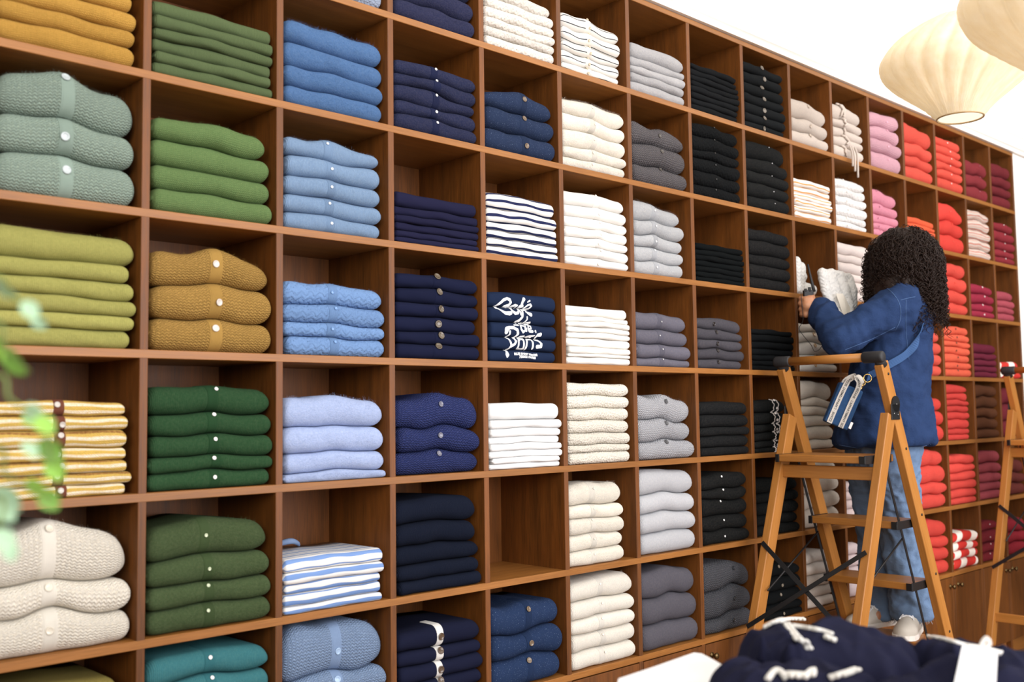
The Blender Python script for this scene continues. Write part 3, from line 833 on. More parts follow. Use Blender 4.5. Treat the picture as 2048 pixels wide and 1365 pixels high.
        if (c, r) == (9, 0):     # tie belts hanging over the front
            for q in range(1 if k < n-1 else 2):
                ph = np.linspace(1.4, -0.5, 9); wob = rng.normal(size=9)*0.006
                P = np.stack(fo.surf(ox+pcx+(q-0.3)*0.03+wob+np.linspace(0, rng.normal()*0.03, 9), ph, np.full(9, 0.006)), -1)
                (v, qd) = tube_data(smooth_path([tuple(p) for p in P], 18), 0.0055, 6); mesh_obj('tie_belt', v-orgv, qd, mat, o)
            if k == 0:
                z9 = float(zb(np.array(ox+pcx)))
                for dx in (0.0, 0.02, 0.045):
                    pth = [(ox+pcx+dx, -0.012, z9+0.05), (ox+pcx+dx+0.01, -0.018, z9+0.01), (ox+pcx+dx+0.006, -0.020, z9-0.045-dx)]
                    v, qd = tube_data(smooth_path([(a_, b_-0.006, c_2) for a_, b_, c_2 in pth], 14), 0.0050, 6); mesh_obj('tie_belt', v-orgv, qd, mat, o)
        if (c, r) == (7, 4):     # white dotted trim beside the band
            for sgn in (-1, 1):
                pts = []
                for pb in np.linspace(-0.9, 1.3, 22):
                    cc = np.stack(fo.surf(np.array([ox+pcx+sgn*0.017+0.003*math.sin(pb*9)]), np.array([pb]), np.array([0.002])), -1)[0]
                    pts.append(ball(cc, 0.0022, 6))
                v, q = merge(pts); mesh_obj('dotted_trim', v-orgv, q, bmat('EFE4DC'), o)

# white lettering printed across the navy sweatshirts
STROKES = [[[846,1703,59],[1024,1741,56],[1086,1832,50],[1028,1915,50],[897,1941,44],[743,1896,44],[577,1782,43],[447,1670,27],[365,1631,16],[492,1604,20],[619,1543,35],[759,1490,49],[925,1482,59],[984,1495,50]],[[1409,1773,36],[1313,1776,40],[1167,1715,36],[1023,1645,32],[1045,1568,40],[1163,1487,50],[1271,1511,44],[1333,1602,30],[1409,1764,30]],[[1382,1640,30],[1404,1483,40]],[[1669,1984,57],[1606,1900,40],[1579,1775,60],[1505,1735,30]],[[1579,1775,40],[1517,1683,30],[1490,1558,36],[1463,1416,40],[1376,1289,50],[1266,1240,50]],[[1628,1778,44],[1530,1763,44]],[[1902,1937,30],[1815,1900,16]],[[1576,1625,20],[1749,1671,40],[1922,1708,32],[1985,1782,32],[1937,1833,28],[1825,1808,28],[1725,1731,24],[1650,1638,24]],[[1649,1585,20],[1758,1538,40],[1881,1501,57]],[[1682,1428,30],[1693,1358,28],[1642,1268,24],[1592,1195,20]],[[1641,1215,24],[1495,1225,28],[1373,1184,16]],[[1616,1169,16],[1788,1204,28],[1888,1245,28],[1864,1279,24],[1740,1255,20],[1641,1197,16]],[[1132,1128,16],[1300,1128,28]],[[1396,1124,28],[1406,1010,32],[1489,926,40],[1576,983,28],[1554,1122,28],[1421,1134,24]],[[1591,1124,24],[1612,967,32]],[[1687,1050,20],[1810,1064,28],[1824,1135,24],[1726,1148,20],[1675,1058,24],[1734,972,36],[1870,978,40]],[[2006,993,36],[2030,959,24]],[[784,913,69],[798,1000,79],[917,1057,49],[1083,1056,44],[1249,986,44],[1295,865,44],[1221,775,36],[1149,737,28]],[[938,937,40],[948,851,32],[888,779,28],[793,732,16],[875,692,32],[932,590,39],[977,488,43],[905,399,28],[786,352,20]],[[1125,736,30],[1195,652,44],[1121,545,40],[1001,472,40]],[[844,328,39],[835,224,75],[830,164,43]],[[1317,735,16],[1438,784,36],[1584,808,24]],[[1327,675,36],[1287,429,36],[1407,407,30],[1552,429,36],[1558,701,36],[1437,723,24],[1327,675,36]],[[1632,774,24],[1780,816,32],[1928,839,28],[1991,860,16]],[[1878,776,24],[1829,800,20]],[[1704,689,36],[1650,424,36]],[[1729,708,28],[1901,723,32],[1936,610,36],[1932,442,36]],[[2278,890,57],[2128,883,41],[2064,810,32],[2101,767,20]],[[2050,720,20],[2199,691,32],[2284,605,41],[2257,515,57],[2120,493,65]]]
lx0, lz0 = COLX[4]+TH/2, ROWZ[4]+TH/2
SEG = []
for st in STROKES:
    for a, b in zip(st[:-1], st[1:]): SEG.append((a, b))
A = np.array([s[0] for s in SEG], float)/10000; B = np.array([s[1] for s in SEG], float)/10000
def ink(X, Z):
    d = np.full(X.shape, 1.0)
    for a, b in zip(A, B):
        ab = b[:2]-a[:2]; t = np.clip(((X-a[0])*ab[0]+(Z-a[1])*ab[1])/(ab@ab+1e-12), 0, 1)
        d = np.minimum(d, np.hypot(X-a[0]-t*ab[0], Z-a[1]-t*ab[1])-(a[2]+t*(b[2]-a[2])))
    return d
ST = 0.0007
gx = np.arange(A[:, 0].min()-0.01, A[:, 0].max()+0.01, ST); gz = np.arange(0.0, 0.24, ST)
GX, GZ = np.meshgrid(gx, gz); INK = ink(GX, GZ) < 0
M['print'] = plain('white_print', 'F2F2F0', 0.8)
def arc_phi(fo, x, z):
    zb = fo.zb(x); zt = fo.zt(x); q = np.clip((z-(zb+zt)/2)/((zt-zb)/2), -0.999, 0.999)
    return np.arcsin(np.sign(q)*np.abs(q)**(1/fo.crisp))
def font_mesh(text, size, bold=0.0):
    cu = bpy.data.curves.new('txt', 'FONT'); cu.body = text; cu.size = size; cu.align_x = 'CENTER'; cu.offset = bold; cu.resolution_u = 3
    o = bpy.data.objects.new('txt', cu); COL.objects.link(o)
    dg = bpy.context.evaluated_depsgraph_get(); me = bpy.data.meshes.new_from_object(o.evaluated_get(dg))
    V = np.array([v.co[:] for v in me.vertices]); Q = [list(p.vertices) for p in me.polygons]
    bpy.data.objects.remove(o); bpy.data.curves.remove(cu); bpy.data.meshes.remove(me); return V, Q
for k in range(5):
    fo = FOLDS[(3, 3, k)]
    par = [o for o in bpy.data.objects if o.get('group') == 'lettered sweatshirts'][k]
    zb = fo.zb(gx+lx0)-lz0; zt = fo.zt(gx+lx0)-lz0
    cells = INK & (GZ > zb[None]+0.0008) & (GZ < zt[None]-0.0008)
    if not cells.any(): continue
    iz, ix = np.nonzero(cells); idx = {}; V = []; Q = []
    for a, b in zip(iz, ix):
        q = []
        for da, db in ((0, 0), (0, 1), (1, 1), (1, 0)):
            key = (a+da, b+db)
            if key not in idx: idx[key] = len(V); V.append((gx[min(b+db, len(gx)-1)]+lx0, gz[min(a+da, len(gz)-1)]+lz0))
            q.append(idx[key])
        Q.append(q)
    V = np.array(V); ph = arc_phi(fo, V[:, 0], V[:, 1]); P = np.stack(fo.surf(V[:, 0], ph, np.full(len(V), 0.0007)), -1)
    mesh_obj('printed_lettering', P-np.array(par.location), Q, M['print'], par)
    if k == 0:
        parts = []
        for txt, cx, zc, size, wid in (('RUE SAINT FIACRE', 0.1652, 0.0250, 0.0086, 0.1050), ('75002 PARIS', 0.1703, 0.0160, 0.0096, 0.0771)):
            tv, tq = font_mesh(txt, size, 0.0006); tv[:, 0] *= wid/(tv[:, 0].max()-tv[:, 0].min()); tv[:, 0] -= (tv[:, 0].max()+tv[:, 0].min())/2
            X = tv[:, 0]+lx0+cx; Z = tv[:, 1]-(tv[:, 1].max()+tv[:, 1].min())/2+lz0+zc
            parts.append((np.stack(fo.surf(X, arc_phi(fo, X, Z), np.full(len(X), 0.0008)), -1), tq))
        v, q = merge(parts); mesh_obj('printed_address', v-np.array(par.location), q, M['print'], par)

# ------------------------------------------------------------------ step ladders
def make_ladder(root):
    ox, oy = root.location.x, root.location.y
    P = lambda x, y, z: (x-ox, y-oy, z)
    yn, yf = -0.500, -0.095
    xr = lambda z: 2.545+0.42*(1.5-z)
    xl = lambda z: 2.572-0.366*(1.335-z)
    for y in (yn, yf):
        side = -1 if y == yn else 1
        beam('rear_rail', P(xr(1.525), y, 1.525), P(xr(0.0), y, 0.0), 0.030, 0.056, M['ladder'], root)
        beam('front_leg', P(xl(1.335), y, 1.335), P(xl(0.0), y, 0.0), 0.032, 0.056, M['ladder'], root)
        h = [tube_data([P(xr(1.36)-0.004, y+side*0.0155, 1.375), P(xr(1.36)-0.004, y+side*0.0200, 1.375)], 0.030, 18)]
        bmx, _ = box_data(P(xr(1.36)-0.040, y+side*0.018-0.002, 1.318), P(xr(1.36)+0.022, y+side*0.018+0.002, 1.375), 0.001)
        bmx.verts.ensure_lookup_table(); h.append((np.array([v.co[:] for v in bmx.verts]), [[v.index for v in f.verts] for f in bmx.faces])); bmx.free()
        v, q = merge(h); hg = mesh_obj('hinge_plate', v, q, M['black'], root, False)
        for dx, dz in ((-0.024, -0.022), (0.006, -0.026), (-0.002, 0.012)):
            v, q = lathe_data([(0.0035, 0), (0.0035, 0.0015), (0.001, 0.0022)], 10)
            mesh_obj('rivet', orient(v, P(xr(1.36)+dx, y+side*0.0204, 1.362+dz), (0, side, 0)), q, M['steel'], hg)
        for z in (1.485, 1.21, 0.96, 0.73, 0.50):
            v, q = lathe_data([(0.005, 0), (0.005, 0.002), (0.002, 0.0028)], 10)
            mesh_obj('rail_screw', orient(v, P(xr(z)+0.006, y+side*0.015, z), (0, side, 0)), q, M['black'], root)
        # strip that ties the treads together
        beam('tie_strip', P(xr(1.17)-0.108, y-side*0.024, 1.175), P(xr(0.2)-0.108, y-side*0.024, 0.21), 0.003, 0.013, M['black'], root, bevel=0.0005)
        tube('side_stay', [P(xr(0.87)-0.105, y-side*0.028, 0.875), P(xl(0.69), y-side*0.028, 0.69)], 0.0035, M['black'], root, 8)
        beam('foot_cap', P(xr(0.028)+0.001, y, 0.03), P(xr(0.0)+0.001, y, 0.0), 0.036, 0.062, M['rubber'], root)
        beam('foot_cap', P(xl(0.028)-0.001, y, 0.03), P(xl(0.0)-0.001, y, 0.0), 0.038, 0.062, M['rubber'], root)
    # handle
    hx, hz = 2.513, 1.546
    tube('handle', [P(hx, yf-0.035, hz), P(hx, yn+0.045, hz)], 0.0165, M['ladder'], root, 20)
    for y0, y1 in ((yn-0.022, yn+0.056), (yf+0.022, yf-0.046)):
        s = 1 if y1 > y0 else -1
        v, q = lathe_data([(0.017, 0), (0.0205, 0.003), (0.0215, 0.010), (0.0215, abs(y1-y0)-0.004), (0.0190, abs(y1-y0))], 24)
        a = (orient(v, P(hx, y0, hz), (0, s, 0)), q)
        yc = yn if y0 < -0.3 else yf
        b = tube_data([P(hx, yc, hz), P(xr(1.515), yc, 1.515)], [0.017, 0.0215], 12)
        vv, qq = merge([a, b]); mesh_obj('end_cap', vv, qq, M['rubber'], root)
    # platform and treads with their brackets
    def tread(name, x0, x1, z):
        t = box(name, P(x0, yn+0.026, z-0.027), P(x1, yf-0.026, z), M['ladder'], root, 0.004, 1, 2)
        for y, s in ((yn+0.0215, 1), (yf-0.0215, -1)):
            b = box('tread_bracket', P(x0-0.004, y-0.003, z-0.029), P(x1-0.03, y+0.003, z+0.001), M['black'], t, 0.001)
            lw = 0.022 if s > 0 else 0.014
            c = box('bracket_lip', P(x0-0.005, min(y, y+s*lw), z-0.0285), P(x0-0.001, max(y, y+s*lw), z-0.0005), M['black'], t, 0.0006)
            v, q = lathe_data([(0.006, 0), (0.006, 0.003), (0.003, 0.004)], 10)
            mesh_obj('bracket_bolt', orient(v, P(x0-0.005, y+s*(0.012 if s > 0 else 0.008), z-0.014), (-1, 0, 0)), q, M['steel'], t)
    tread('platform', 2.432, 2.655, 1.190)
    for z in (0.940, 0.703, 0.465, 0.232): tread('tread', xr(z)-0.125, xr(z)+0.040, z)
    beam('crossbar', P(xl(1.125), yn+0.014, 1.125), P(xl(1.125), yf-0.014, 1.125), 0.022, 0.048, M['ladder'], root, (1, 0, 0))
    beam('crossbar', P(xl(0.335), yn+0.014, 0.335), P(xl(0.335), yf-0.014, 0.335), 0.022, 0.042, M['ladder'], root, (1, 0, 0))
    # crossed bars on the front legs
    for (ya, za, yb, zb_, o) in ((yf+0.010, 0.862, yn-0.004, 0.565, 0.033), (yn-0.006, 0.862, yf+0.012, 0.565, 0.037)):
        beam('cross_brace', P(xl(za)-o, ya, za), P(xl(zb_)-o, yb, zb_), 0.017, 0.003, M['black'], root, (0.4, 0, 1), 0.0006)

def copy_tree(o, parent=None):
    c = o.copy(); COL.objects.link(c)
    if parent is not None: c.parent = parent; c.matrix_parent_inverse = o.matrix_parent_inverse
    for ch in list(o.children): copy_tree(ch, c)
    return c
lad = empty('step_ladder', (2.6, -0.2975, 0))
make_ladder(lad)
tag(lad, 'pine step ladder with black hinges that the person is standing on', 'ladder', 'pine step ladders')
lad2 = copy_tree(lad); lad2.location = (2.6+2.005, -0.2975-0.085, 0)
tag(lad2, 'second pine step ladder, farther along the shelves and cut by the frame', 'ladder', 'pine step ladders')

# ------------------------------------------------------------------ the shop assistant
def skin_mat():
    t = NT('skin'); tc = t.n('ShaderNodeTexCoord').outputs['Object']
    n = t.noise(tc, 40, 3); t.l(t.mix(t.rng(n, .3, .7), lin('C08A66'), lin('B27A58')), t.p.inputs['Base Color'])
    t.set(Roughness=0.5); t.p.inputs['Subsurface Weight'].default_value = 0.15; t.p.inputs['Subsurface Radius'].default_value = (0.01, 0.004, 0.002)
    t.bump(t.noise(tc, 300, 2), 0.1, 0.0005); return t.m
M['skin'] = skin_mat()
M['jacket'] = fabric('jacket_denim', '223A64', 'denim')
M['jeans'] = fabric('jeans_denim', '6E8DB2', 'denim')
M['bagden'] = fabric('bag_denim', '28507E', 'denim')
M['canvas'] = fabric('shoe_canvas', 'DDD3C2', 'jersey')
M['web'] = fabric('cream_webbing', 'DDD6CA', 'jersey')
M['hair'] = plain('dark_curly_hair', '23150E', 0.5, 0, 0.25)
M['nail'] = plain('dark_nail_polish', '2E343A', 0.25)
M['ink'] = plain('black_lettering', '1C1C1E', 0.8)
M['stitch'] = plain('pale_stitching', '48648E', 0.9)

fwd = Vector((-0.55, 0.83, 0)).normalized(); lft = Vector((-0.83, -0.55, 0)).normalized(); UPZ = Vector((0, 0, 1))
me_ = empty('person', (2.97, -0.29, 0.465))
PO = np.array(me_.location)
def V3(v): return np.array(v, float)
S0 = V3((3.005, -0.335, 1.79)); HP = V3(spot(1772, 880, 4.22))
headc = V3(spot(1793, 525, 4.15))
Lsh = S0+V3(lft)*0.165+V3((0, 0, -0.01)); Lel = V3((2.622, -0.285, 1.634)); Lwr = V3(spot(1640, 618, 4.18))
Rsh = S0-V3(lft)*0.165+V3((0, 0, -0.01)); Rel = V3((3.20, -0.135, 1.565)); Rwr = V3(spot(1724, 640, 4.33))
face = V3((-0.72, 0.66, -0.22)); face /= np.linalg.norm(face)
fr = np.cross(face, (0, 0, 1)); fr /= np.linalg.norm(fr); fu = np.cross(fr, face)
def hd(a, b, c): return headc+fr*a+fu*b+face*c
parts = []
parts.append(ball(headc, np.array([fr*0.074, face*0.096, fu*0.112]), 22))
parts.append(ball(hd(0, -0.05, 0.025), np.array([fr*0.060, face*0.068, fu*0.068]), 18))      # jaw
parts.append(ball(hd(0, -0.098, 0.062), 0.024))                                             # chin
parts += limb([hd(0, 0.008, 0.094), hd(0, -0.030, 0.112)], [0.010, 0.015])                   # nose
for s in (-1, 1):
    parts.append(ball(hd(s*0.076, -0.012, -0.004), np.array([fr*0.012, face*0.022, fu*0.032]), 12))   # ears
    parts.append(ball(hd(s*0.036, -0.032, 0.068), 0.026))                                    # cheeks
    parts.append(ball(hd(s*0.032, 0.026, 0.080), np.array([fr*0.026, face*0.012, fu*0.009]), 12))     # brow ridge
parts.append(ball(hd(0, -0.062, 0.086), np.array([fr*0.024, face*0.012, fu*0.006]), 12))
parts.append(ball(hd(0, -0.073, 0.084), np.array([fr*0.020, face*0.012, fu*0.007]), 12))
parts += limb([headc+V3((0.01, -0.01, -0.06)), S0+V3((0, 0, 0.02))], [0.055, 0.062])
parts += limb([S0+V3((0, 0, -0.06)), S0*0.5+HP*0.5, HP+V3((0, 0, -0.02))], [0.105, 0.10, 0.12])
parts += limb([S0, Lsh, Lel, Lwr], [0.07, 0.052, 0.040, 0.027])
parts += limb([S0, Rsh, Rel, Rwr], [0.07, 0.052, 0.040, 0.027])
# left hand: palm and fingers wrapped round the radio
def c_(px, py, d): return V3(spot(px, py, d))
nailp = []
pk = c_(1609, 613, 4.175)
parts += limb([Lwr, c_(1627, 612, 4.175), c_(1615, 612, 4.17)], [0.026, 0.028, 0.026])
parts += limb([c_(1620, 600, 4.17), c_(1612, 600, 4.17)], [0.020, 0.016]); parts += limb([c_(1620, 624, 4.175), c_(1612, 627, 4.175)], [0.022, 0.016])
for i, yy in enumerate((597, 607.5, 618.5, 629)):
    k0 = c_(1612, yy+2, 4.168); k1 = c_(1601+(0, -1, 0, 2)[i], yy, 4.185); k2 = c_(1600+(0, -1, 0, 2)[i], yy+2, 4.215); k3 = c_(1606, yy+3, 4.238)
    parts += limb([k0, k1, k2, k3], [0.0115, 0.0098, 0.0090, 0.0078], 10); nailp.append((k3, k3-k2))
parts += limb([c_(1626, 604, 4.185), c_(1624, 592, 4.215), c_(1617, 590, 4.24)], [0.015, 0.0115, 0.009], 10)     # thumb on the far side
# right hand: thumb over the tag, fingers behind it
parts += limb([Rwr, c_(1716, 634, 4.315), c_(1709, 629, 4.30)], [0.026, 0.028, 0.024])
th = [c_(1713, 630, 4.285), c_(1705, 623, 4.262), c_(1696, 613, 4.252)]
parts += limb(th, [0.015, 0.0115, 0.0085], 10)
for i, (px, py) in enumerate(((1692, 622), (1691, 632), (1694, 641), (1700, 648))):
    parts += limb([c_(1709, 625+i*6, 4.305), c_(1700, 620+i*8, 4.318), c_(px, py, 4.300)], [0.0115, 0.0098, 0.0085], 10)
body_xy = [V3(spot(1785, 905, 4.14)), V3(spot(1800, 1060, 4.19)), V3(spot(1826, 1236, 4.20))]
far_leg = [V3(spot(1738, 905, 4.30)), V3(spot(1748, 1060, 4.35)), V3(spot(1770, 1232, 4.34))]
for L in (body_xy, far_leg):
    an = L[2]; ft = np.array([an[0], an[1], 0.53])
    parts += limb([HP+(L[0]-HP)*0.5, L[0], L[1], an, ft], [0.09, 0.07, 0.05, 0.034, 0.028])
    parts += limb([ft, ft+V3((-0.07, 0.0, -0.018))], [0.028, 0.022])
body = fuse('body', [(v-PO, q) for v, q in parts], 0.0042, M['skin'], me_, 4)
tag(me_, 'person with dark curly hair in a blue denim jacket reaching into the cubbies', 'person')
# nail on the thumb that shows
d = th[2]-th[1]; d /= np.linalg.norm(d); side = -V3(F0)
v, q = ball(th[2]+d*0.003+side*0.0055, np.array([d*0.0065, np.cross(d, side)*0.0052, side*0.0032]), 10); mesh_obj('thumb_nail', v-PO, q, M['nail'], me_)
for s in (-1, 1):
    v, q = ball(hd(s*0.032, 0.010, 0.077), 0.0135, 14); e_ = mesh_obj('eye', v-PO, q, plain('eye_white', 'EDE8E2', 0.2), me_)
    v, q = ball(hd(s*0.032, 0.010, 0.0855), np.array([fr*0.0062, face*0.0055, fu*0.0062]), 12); mesh_obj('iris', v-PO, q, plain('iris_brown', '2A1A10', 0.2), e_)
v, q = ball(hd(0, -0.066, 0.094), np.array([fr*0.023, face*0.006, fu*0.008]), 12); mesh_obj('lips', v-PO, q, plain('lips', '9A5A50', 0.45), me_)
# glasses
gl = []
for s in (-1, 1):
    cc = hd(s*0.035, 0.008, 0.104)
    ring = [cc+fr*0.026*math.cos(a)+fu*0.022*math.sin(a) for a in np.linspace(0, 2*np.pi, 24)]
    gl.append(tube_data(ring, 0.0016, 6)); gl.append(tube_data([hd(s*0.061, 0.012, 0.102), hd(s*0.082, 0.010, 0.03), hd(s*0.082, 0.0, -0.01)], 0.0016, 6))
gl.append(tube_data([hd(-0.009, 0.010, 0.106), hd(0.009, 0.010, 0.106)], 0.0016, 6))
v, q = merge(gl); mesh_obj('glasses', v-PO, q, M['gold'], me_)

# jacket: loose boxy body and sleeves
def ell(c, a, b, n=28, pw=2.4):
    out = []
    for t in np.linspace(0, 2*np.pi, n, endpoint=False):
        x = math.copysign(abs(math.cos(t))**(2/pw), math.cos(t)); y = math.copysign(abs(math.sin(t))**(2/pw), math.sin(t))
        out.append(V3(c)+V3(lft)*a*x+V3(fwd)*b*y)
    return out
def mid(px, py, d=4.18): return V3(spot(px, py, d))
rings = [ell(mid(1768, 889), 0.225, 0.196), ell(mid(1768, 880), 0.225, 0.194), ell(mid(1771, 820), 0.215, 0.172), ell(mid(1775, 750), 0.205, 0.150), ell(mid(1784, 690), 0.200, 0.142),
         ell(mid(1800, 630), 0.195, 0.126), ell(S0+V3((0, 0, -0.02)), 0.185, 0.105), ell(S0+V3((0, 0, 0.035)), 0.120, 0.080), ell(S0+V3((0, 0, 0.075)), 0.070, 0.066)]
jp = [ring_loft(rings)]
jp += limb([Lsh+V3((0, 0, -0.025)), Lsh*0.5+Lel*0.5+V3((0, 0, -0.012)), Lel+V3((0.01, 0, -0.012)), Lel*0.45+Lwr*0.55, Lwr*0.88+Lel*0.12], [0.086, 0.070, 0.060, 0.054, 0.050], 18)
jp += limb([Rsh+V3((0, 0, -0.025)), Rel, Rwr*0.85+Rel*0.15], [0.085, 0.068, 0.052], 18)
jacket = fuse('denim_jacket', [(v-PO, q) for v, q in jp], 0.010, M['jacket'], me_, 5, [(0.12, 0.028), (0.085, -0.022), (0.045, -0.004)])
# collar
cp = []
for a in np.linspace(0, 2*np.pi, 26, endpoint=True):
    cp.append(S0+V3((0, 0, 0.085))+V3(lft)*0.078*math.cos(a)+V3(fwd)*0.074*math.sin(a)+V3((0, 0, 0.012*math.sin(a*1.0-1.57))))
v, q = tube_data(cp, 0.014, 8); mesh_obj('collar', v-PO, q, M['jacket'], me_)
cuff = []
dW = (Lwr-Lel)/np.linalg.norm(Lwr-Lel)
v, q = lathe_data([(0.030, 0.03), (0.049, 0.030), (0.053, 0.022), (0.055, 0.0), (0.054, -0.035), (0.050, -0.045)], 26)
mesh_obj('cuff', orient(v, Lwr-dW*0.022, dW)-PO, q, M['jacket'], me_)
jb = BVHTree.FromObject(jacket, bpy.context.evaluated_depsgraph_get())
def on_jacket(px, py, lift=0.003):
    dv = (spot(px, py, 4.0)-CAM).normalized(); hit = jb.ray_cast(CAM-Vector(PO), dv, 9)
    if hit[0] is None: return None
    return np.array(hit[0])+np.array(hit[1])*lift
def seam(pts, r=0.0012, name='stitching', mat=None):
    P = [on_jacket(x, y, 0.0006) for x, y in smooth2(pts, 26)]; P = [p for p in P if p is not None]
    if len(P) > 3: v, q = tube_data(P, r, 5); mesh_obj(name, v, q, mat or M['stitch'], me_)
def smooth2(pts, n): return [(p[0], p[1]) for p in smooth_path([(x, y, 0) for x, y in pts], n)]
seam([(1768, 572), (1788, 590), (1800, 612), (1800, 640), (1790, 662)])      # armhole
seam([(1801, 601), (1815, 597), (1830, 594)])                                # yoke
seam([(1812, 600), (1812, 660), (1818, 720)], 0.0009)
seam([(1690, 700), (1740, 680), (1790, 655)], 0.0009)
seam([(1672, 889), (1720, 897), (1780, 899), (1830, 896), (1862, 889)], 0.001)

# jeans with frayed hems
jn = limb([HP+V3((0, 0, 0.02)), HP+V3((0, 0, -0.05))], [0.135, 0.13], 22)
hems = []
for L, rr in ((body_xy, (0.098, 0.072, 0.074)), (far_leg, (0.088, 0.068, 0.072))):
    jn += limb([HP*0.5+L[0]*0.5, L[0], L[1]], [0.12, rr[0], rr[1]], 20)
    tp = [L[1]*(1-t)+L[2]*t for t in np.linspace(0, 1, 9)]
    jn.append(tube_data(tp, np.linspace(rr[1], rr[2], 9), 22)); hems.append((L[2], (L[2]-L[1])/np.linalg.norm(L[2]-L[1]), rr[2]))
jeans = fuse('jeans', [(v-PO, q) for v, q in jn], 0.0085, M['jeans'], me_, 4, [(0.09, 0.018), (0.06, -0.022), (0.03, -0.006)])
fr_ = []
for c0, dv, r in hems:
    for a in np.linspace(0, 2*np.pi, 70, endpoint=False):
        x = np.cross(dv, (0, 1, 0)); x /= np.linalg.norm(x); y = np.cross(dv, x)
        b = c0+(x*math.cos(a)+y*math.sin(a))*(r*0.97)-dv*0.006
        e = b+dv*RNG.uniform(0.008, 0.026)+RNG.normal(size=3)*0.004
        fr_.append(tube_data([b, (b+e)/2+RNG.normal(size=3)*0.002, e], 0.0011, 4))
v, q = merge(fr_); mesh_obj('frayed_hem', v-PO, q, fabric('frayed_threads', 'C9D3DE', 'jersey'), me_)

# canvas shoes
def shoe(toe_dir, ankle, heel):
    f = V3(toe_dir)/np.linalg.norm(toe_dir); s = np.cross((0, 0, 1), f); z0 = 0.4665
    prof = [(-0.035, 0.020, 0.050), (-0.028, 0.030, 0.075), (0.0, 0.036, 0.085), (0.045, 0.038, 0.085), (0.09, 0.040, 0.068), (0.13, 0.044, 0.054), (0.17, 0.046, 0.044), (0.20, 0.040, 0.036), (0.218, 0.024, 0.028), (0.224, 0.010, 0.018)]
    rings, sole = [], []
    for x, wd, h in prof:
        rg = []
        for a in np.linspace(0, 2*np.pi, 18, endpoint=False):
            yy = math.cos(a)*wd; zz = math.sin(a); zz = (h*max(0, zz)**0.8 if zz > 0 else -0.004)
            rg.append(heel+f*x+s*yy+V3((0, 0, z0+0.018+zz)))
        rings.append(rg)
        sole.append([heel+f*(x*1.02)+s*(wd*1.06*k)+V3((0, 0, z0+zz)) for k, zz in ((-1, 0.0), (-1, 0.02), (1, 0.02), (1, 0.0))])
    v, q = ring_loft(rings); sh = mesh_obj('canvas_shoe', v-PO, q, M['canvas'], me_)
    v, q = ring_loft(sole); mesh_obj('sole', v-PO, q, plain('shoe_sole', 'E8E2D8', 0.6), sh, False)
    v, q = ring_loft([[heel+V3((ankle[0]-heel[0], ankle[1]-heel[1], 0))*t+V3((0, 0, z0+zz))+f*0.012+(f*math.cos(a)*1.15+s*math.sin(a))*r for a in np.linspace(0, 2*np.pi, 18, endpoint=False)] for t, zz, r in ((0, 0.05, 0.036), (0.2, 0.10, 0.036), (0.4, 0.128, 0.038))])
    mesh_obj('ankle_collar', v-PO, q, M['canvas'], sh)
    px_, pw, ph_ = [[p[i] for p in prof] for i in range(3)]
    def top(x, y, up=0.002):
        wd, h = np.interp(x, px_, pw), np.interp(x, px_, ph_); c = max(0.0, 1-(y/wd)**2)**0.5
        return heel+f*x+s*y+V3((0, 0, z0+0.018+h*c**0.8+up))
    lc = []
    for x in (0.055, 0.075, 0.095, 0.115):
        for sg in (-1, 1): lc.append(tube_data([top(x+0.010*k, sg*0.022*(1-2*k), 0.0025) for k in np.linspace(0, 1, 7)], 0.0022, 6))
    for sg in (-1, 1):
        lc.append(tube_data(smooth_path([tuple(top(x, sg*y, 0.004)) for x, y in ((0.062, 0.0), (0.066, 0.016), (0.084, 0.030), (0.096, 0.022), (0.082, 0.010), (0.064, 0.002))], 22), 0.0024, 6))
        lc.append(tube_data(smooth_path([tuple(top(x, sg*y, 0.003)) for x, y in ((0.062, 0.0), (0.09, 0.010), (0.115, 0.022), (0.135, 0.026))], 14), 0.0022, 6))
    v, q = merge(lc); mesh_obj('shoelaces', v-PO, q, M['paper'], sh)
nh = body_xy[2].copy(); nh[2] = 0; shoe((-0.9, -0.25, 0), body_xy[2], nh+V3((0.02, 0.01, 0)))
fh = far_leg[2].copy(); fh[2] = 0; shoe((-0.93, 0.25, 0), far_leg[2], fh+V3((0.02, 0.0, 0)))

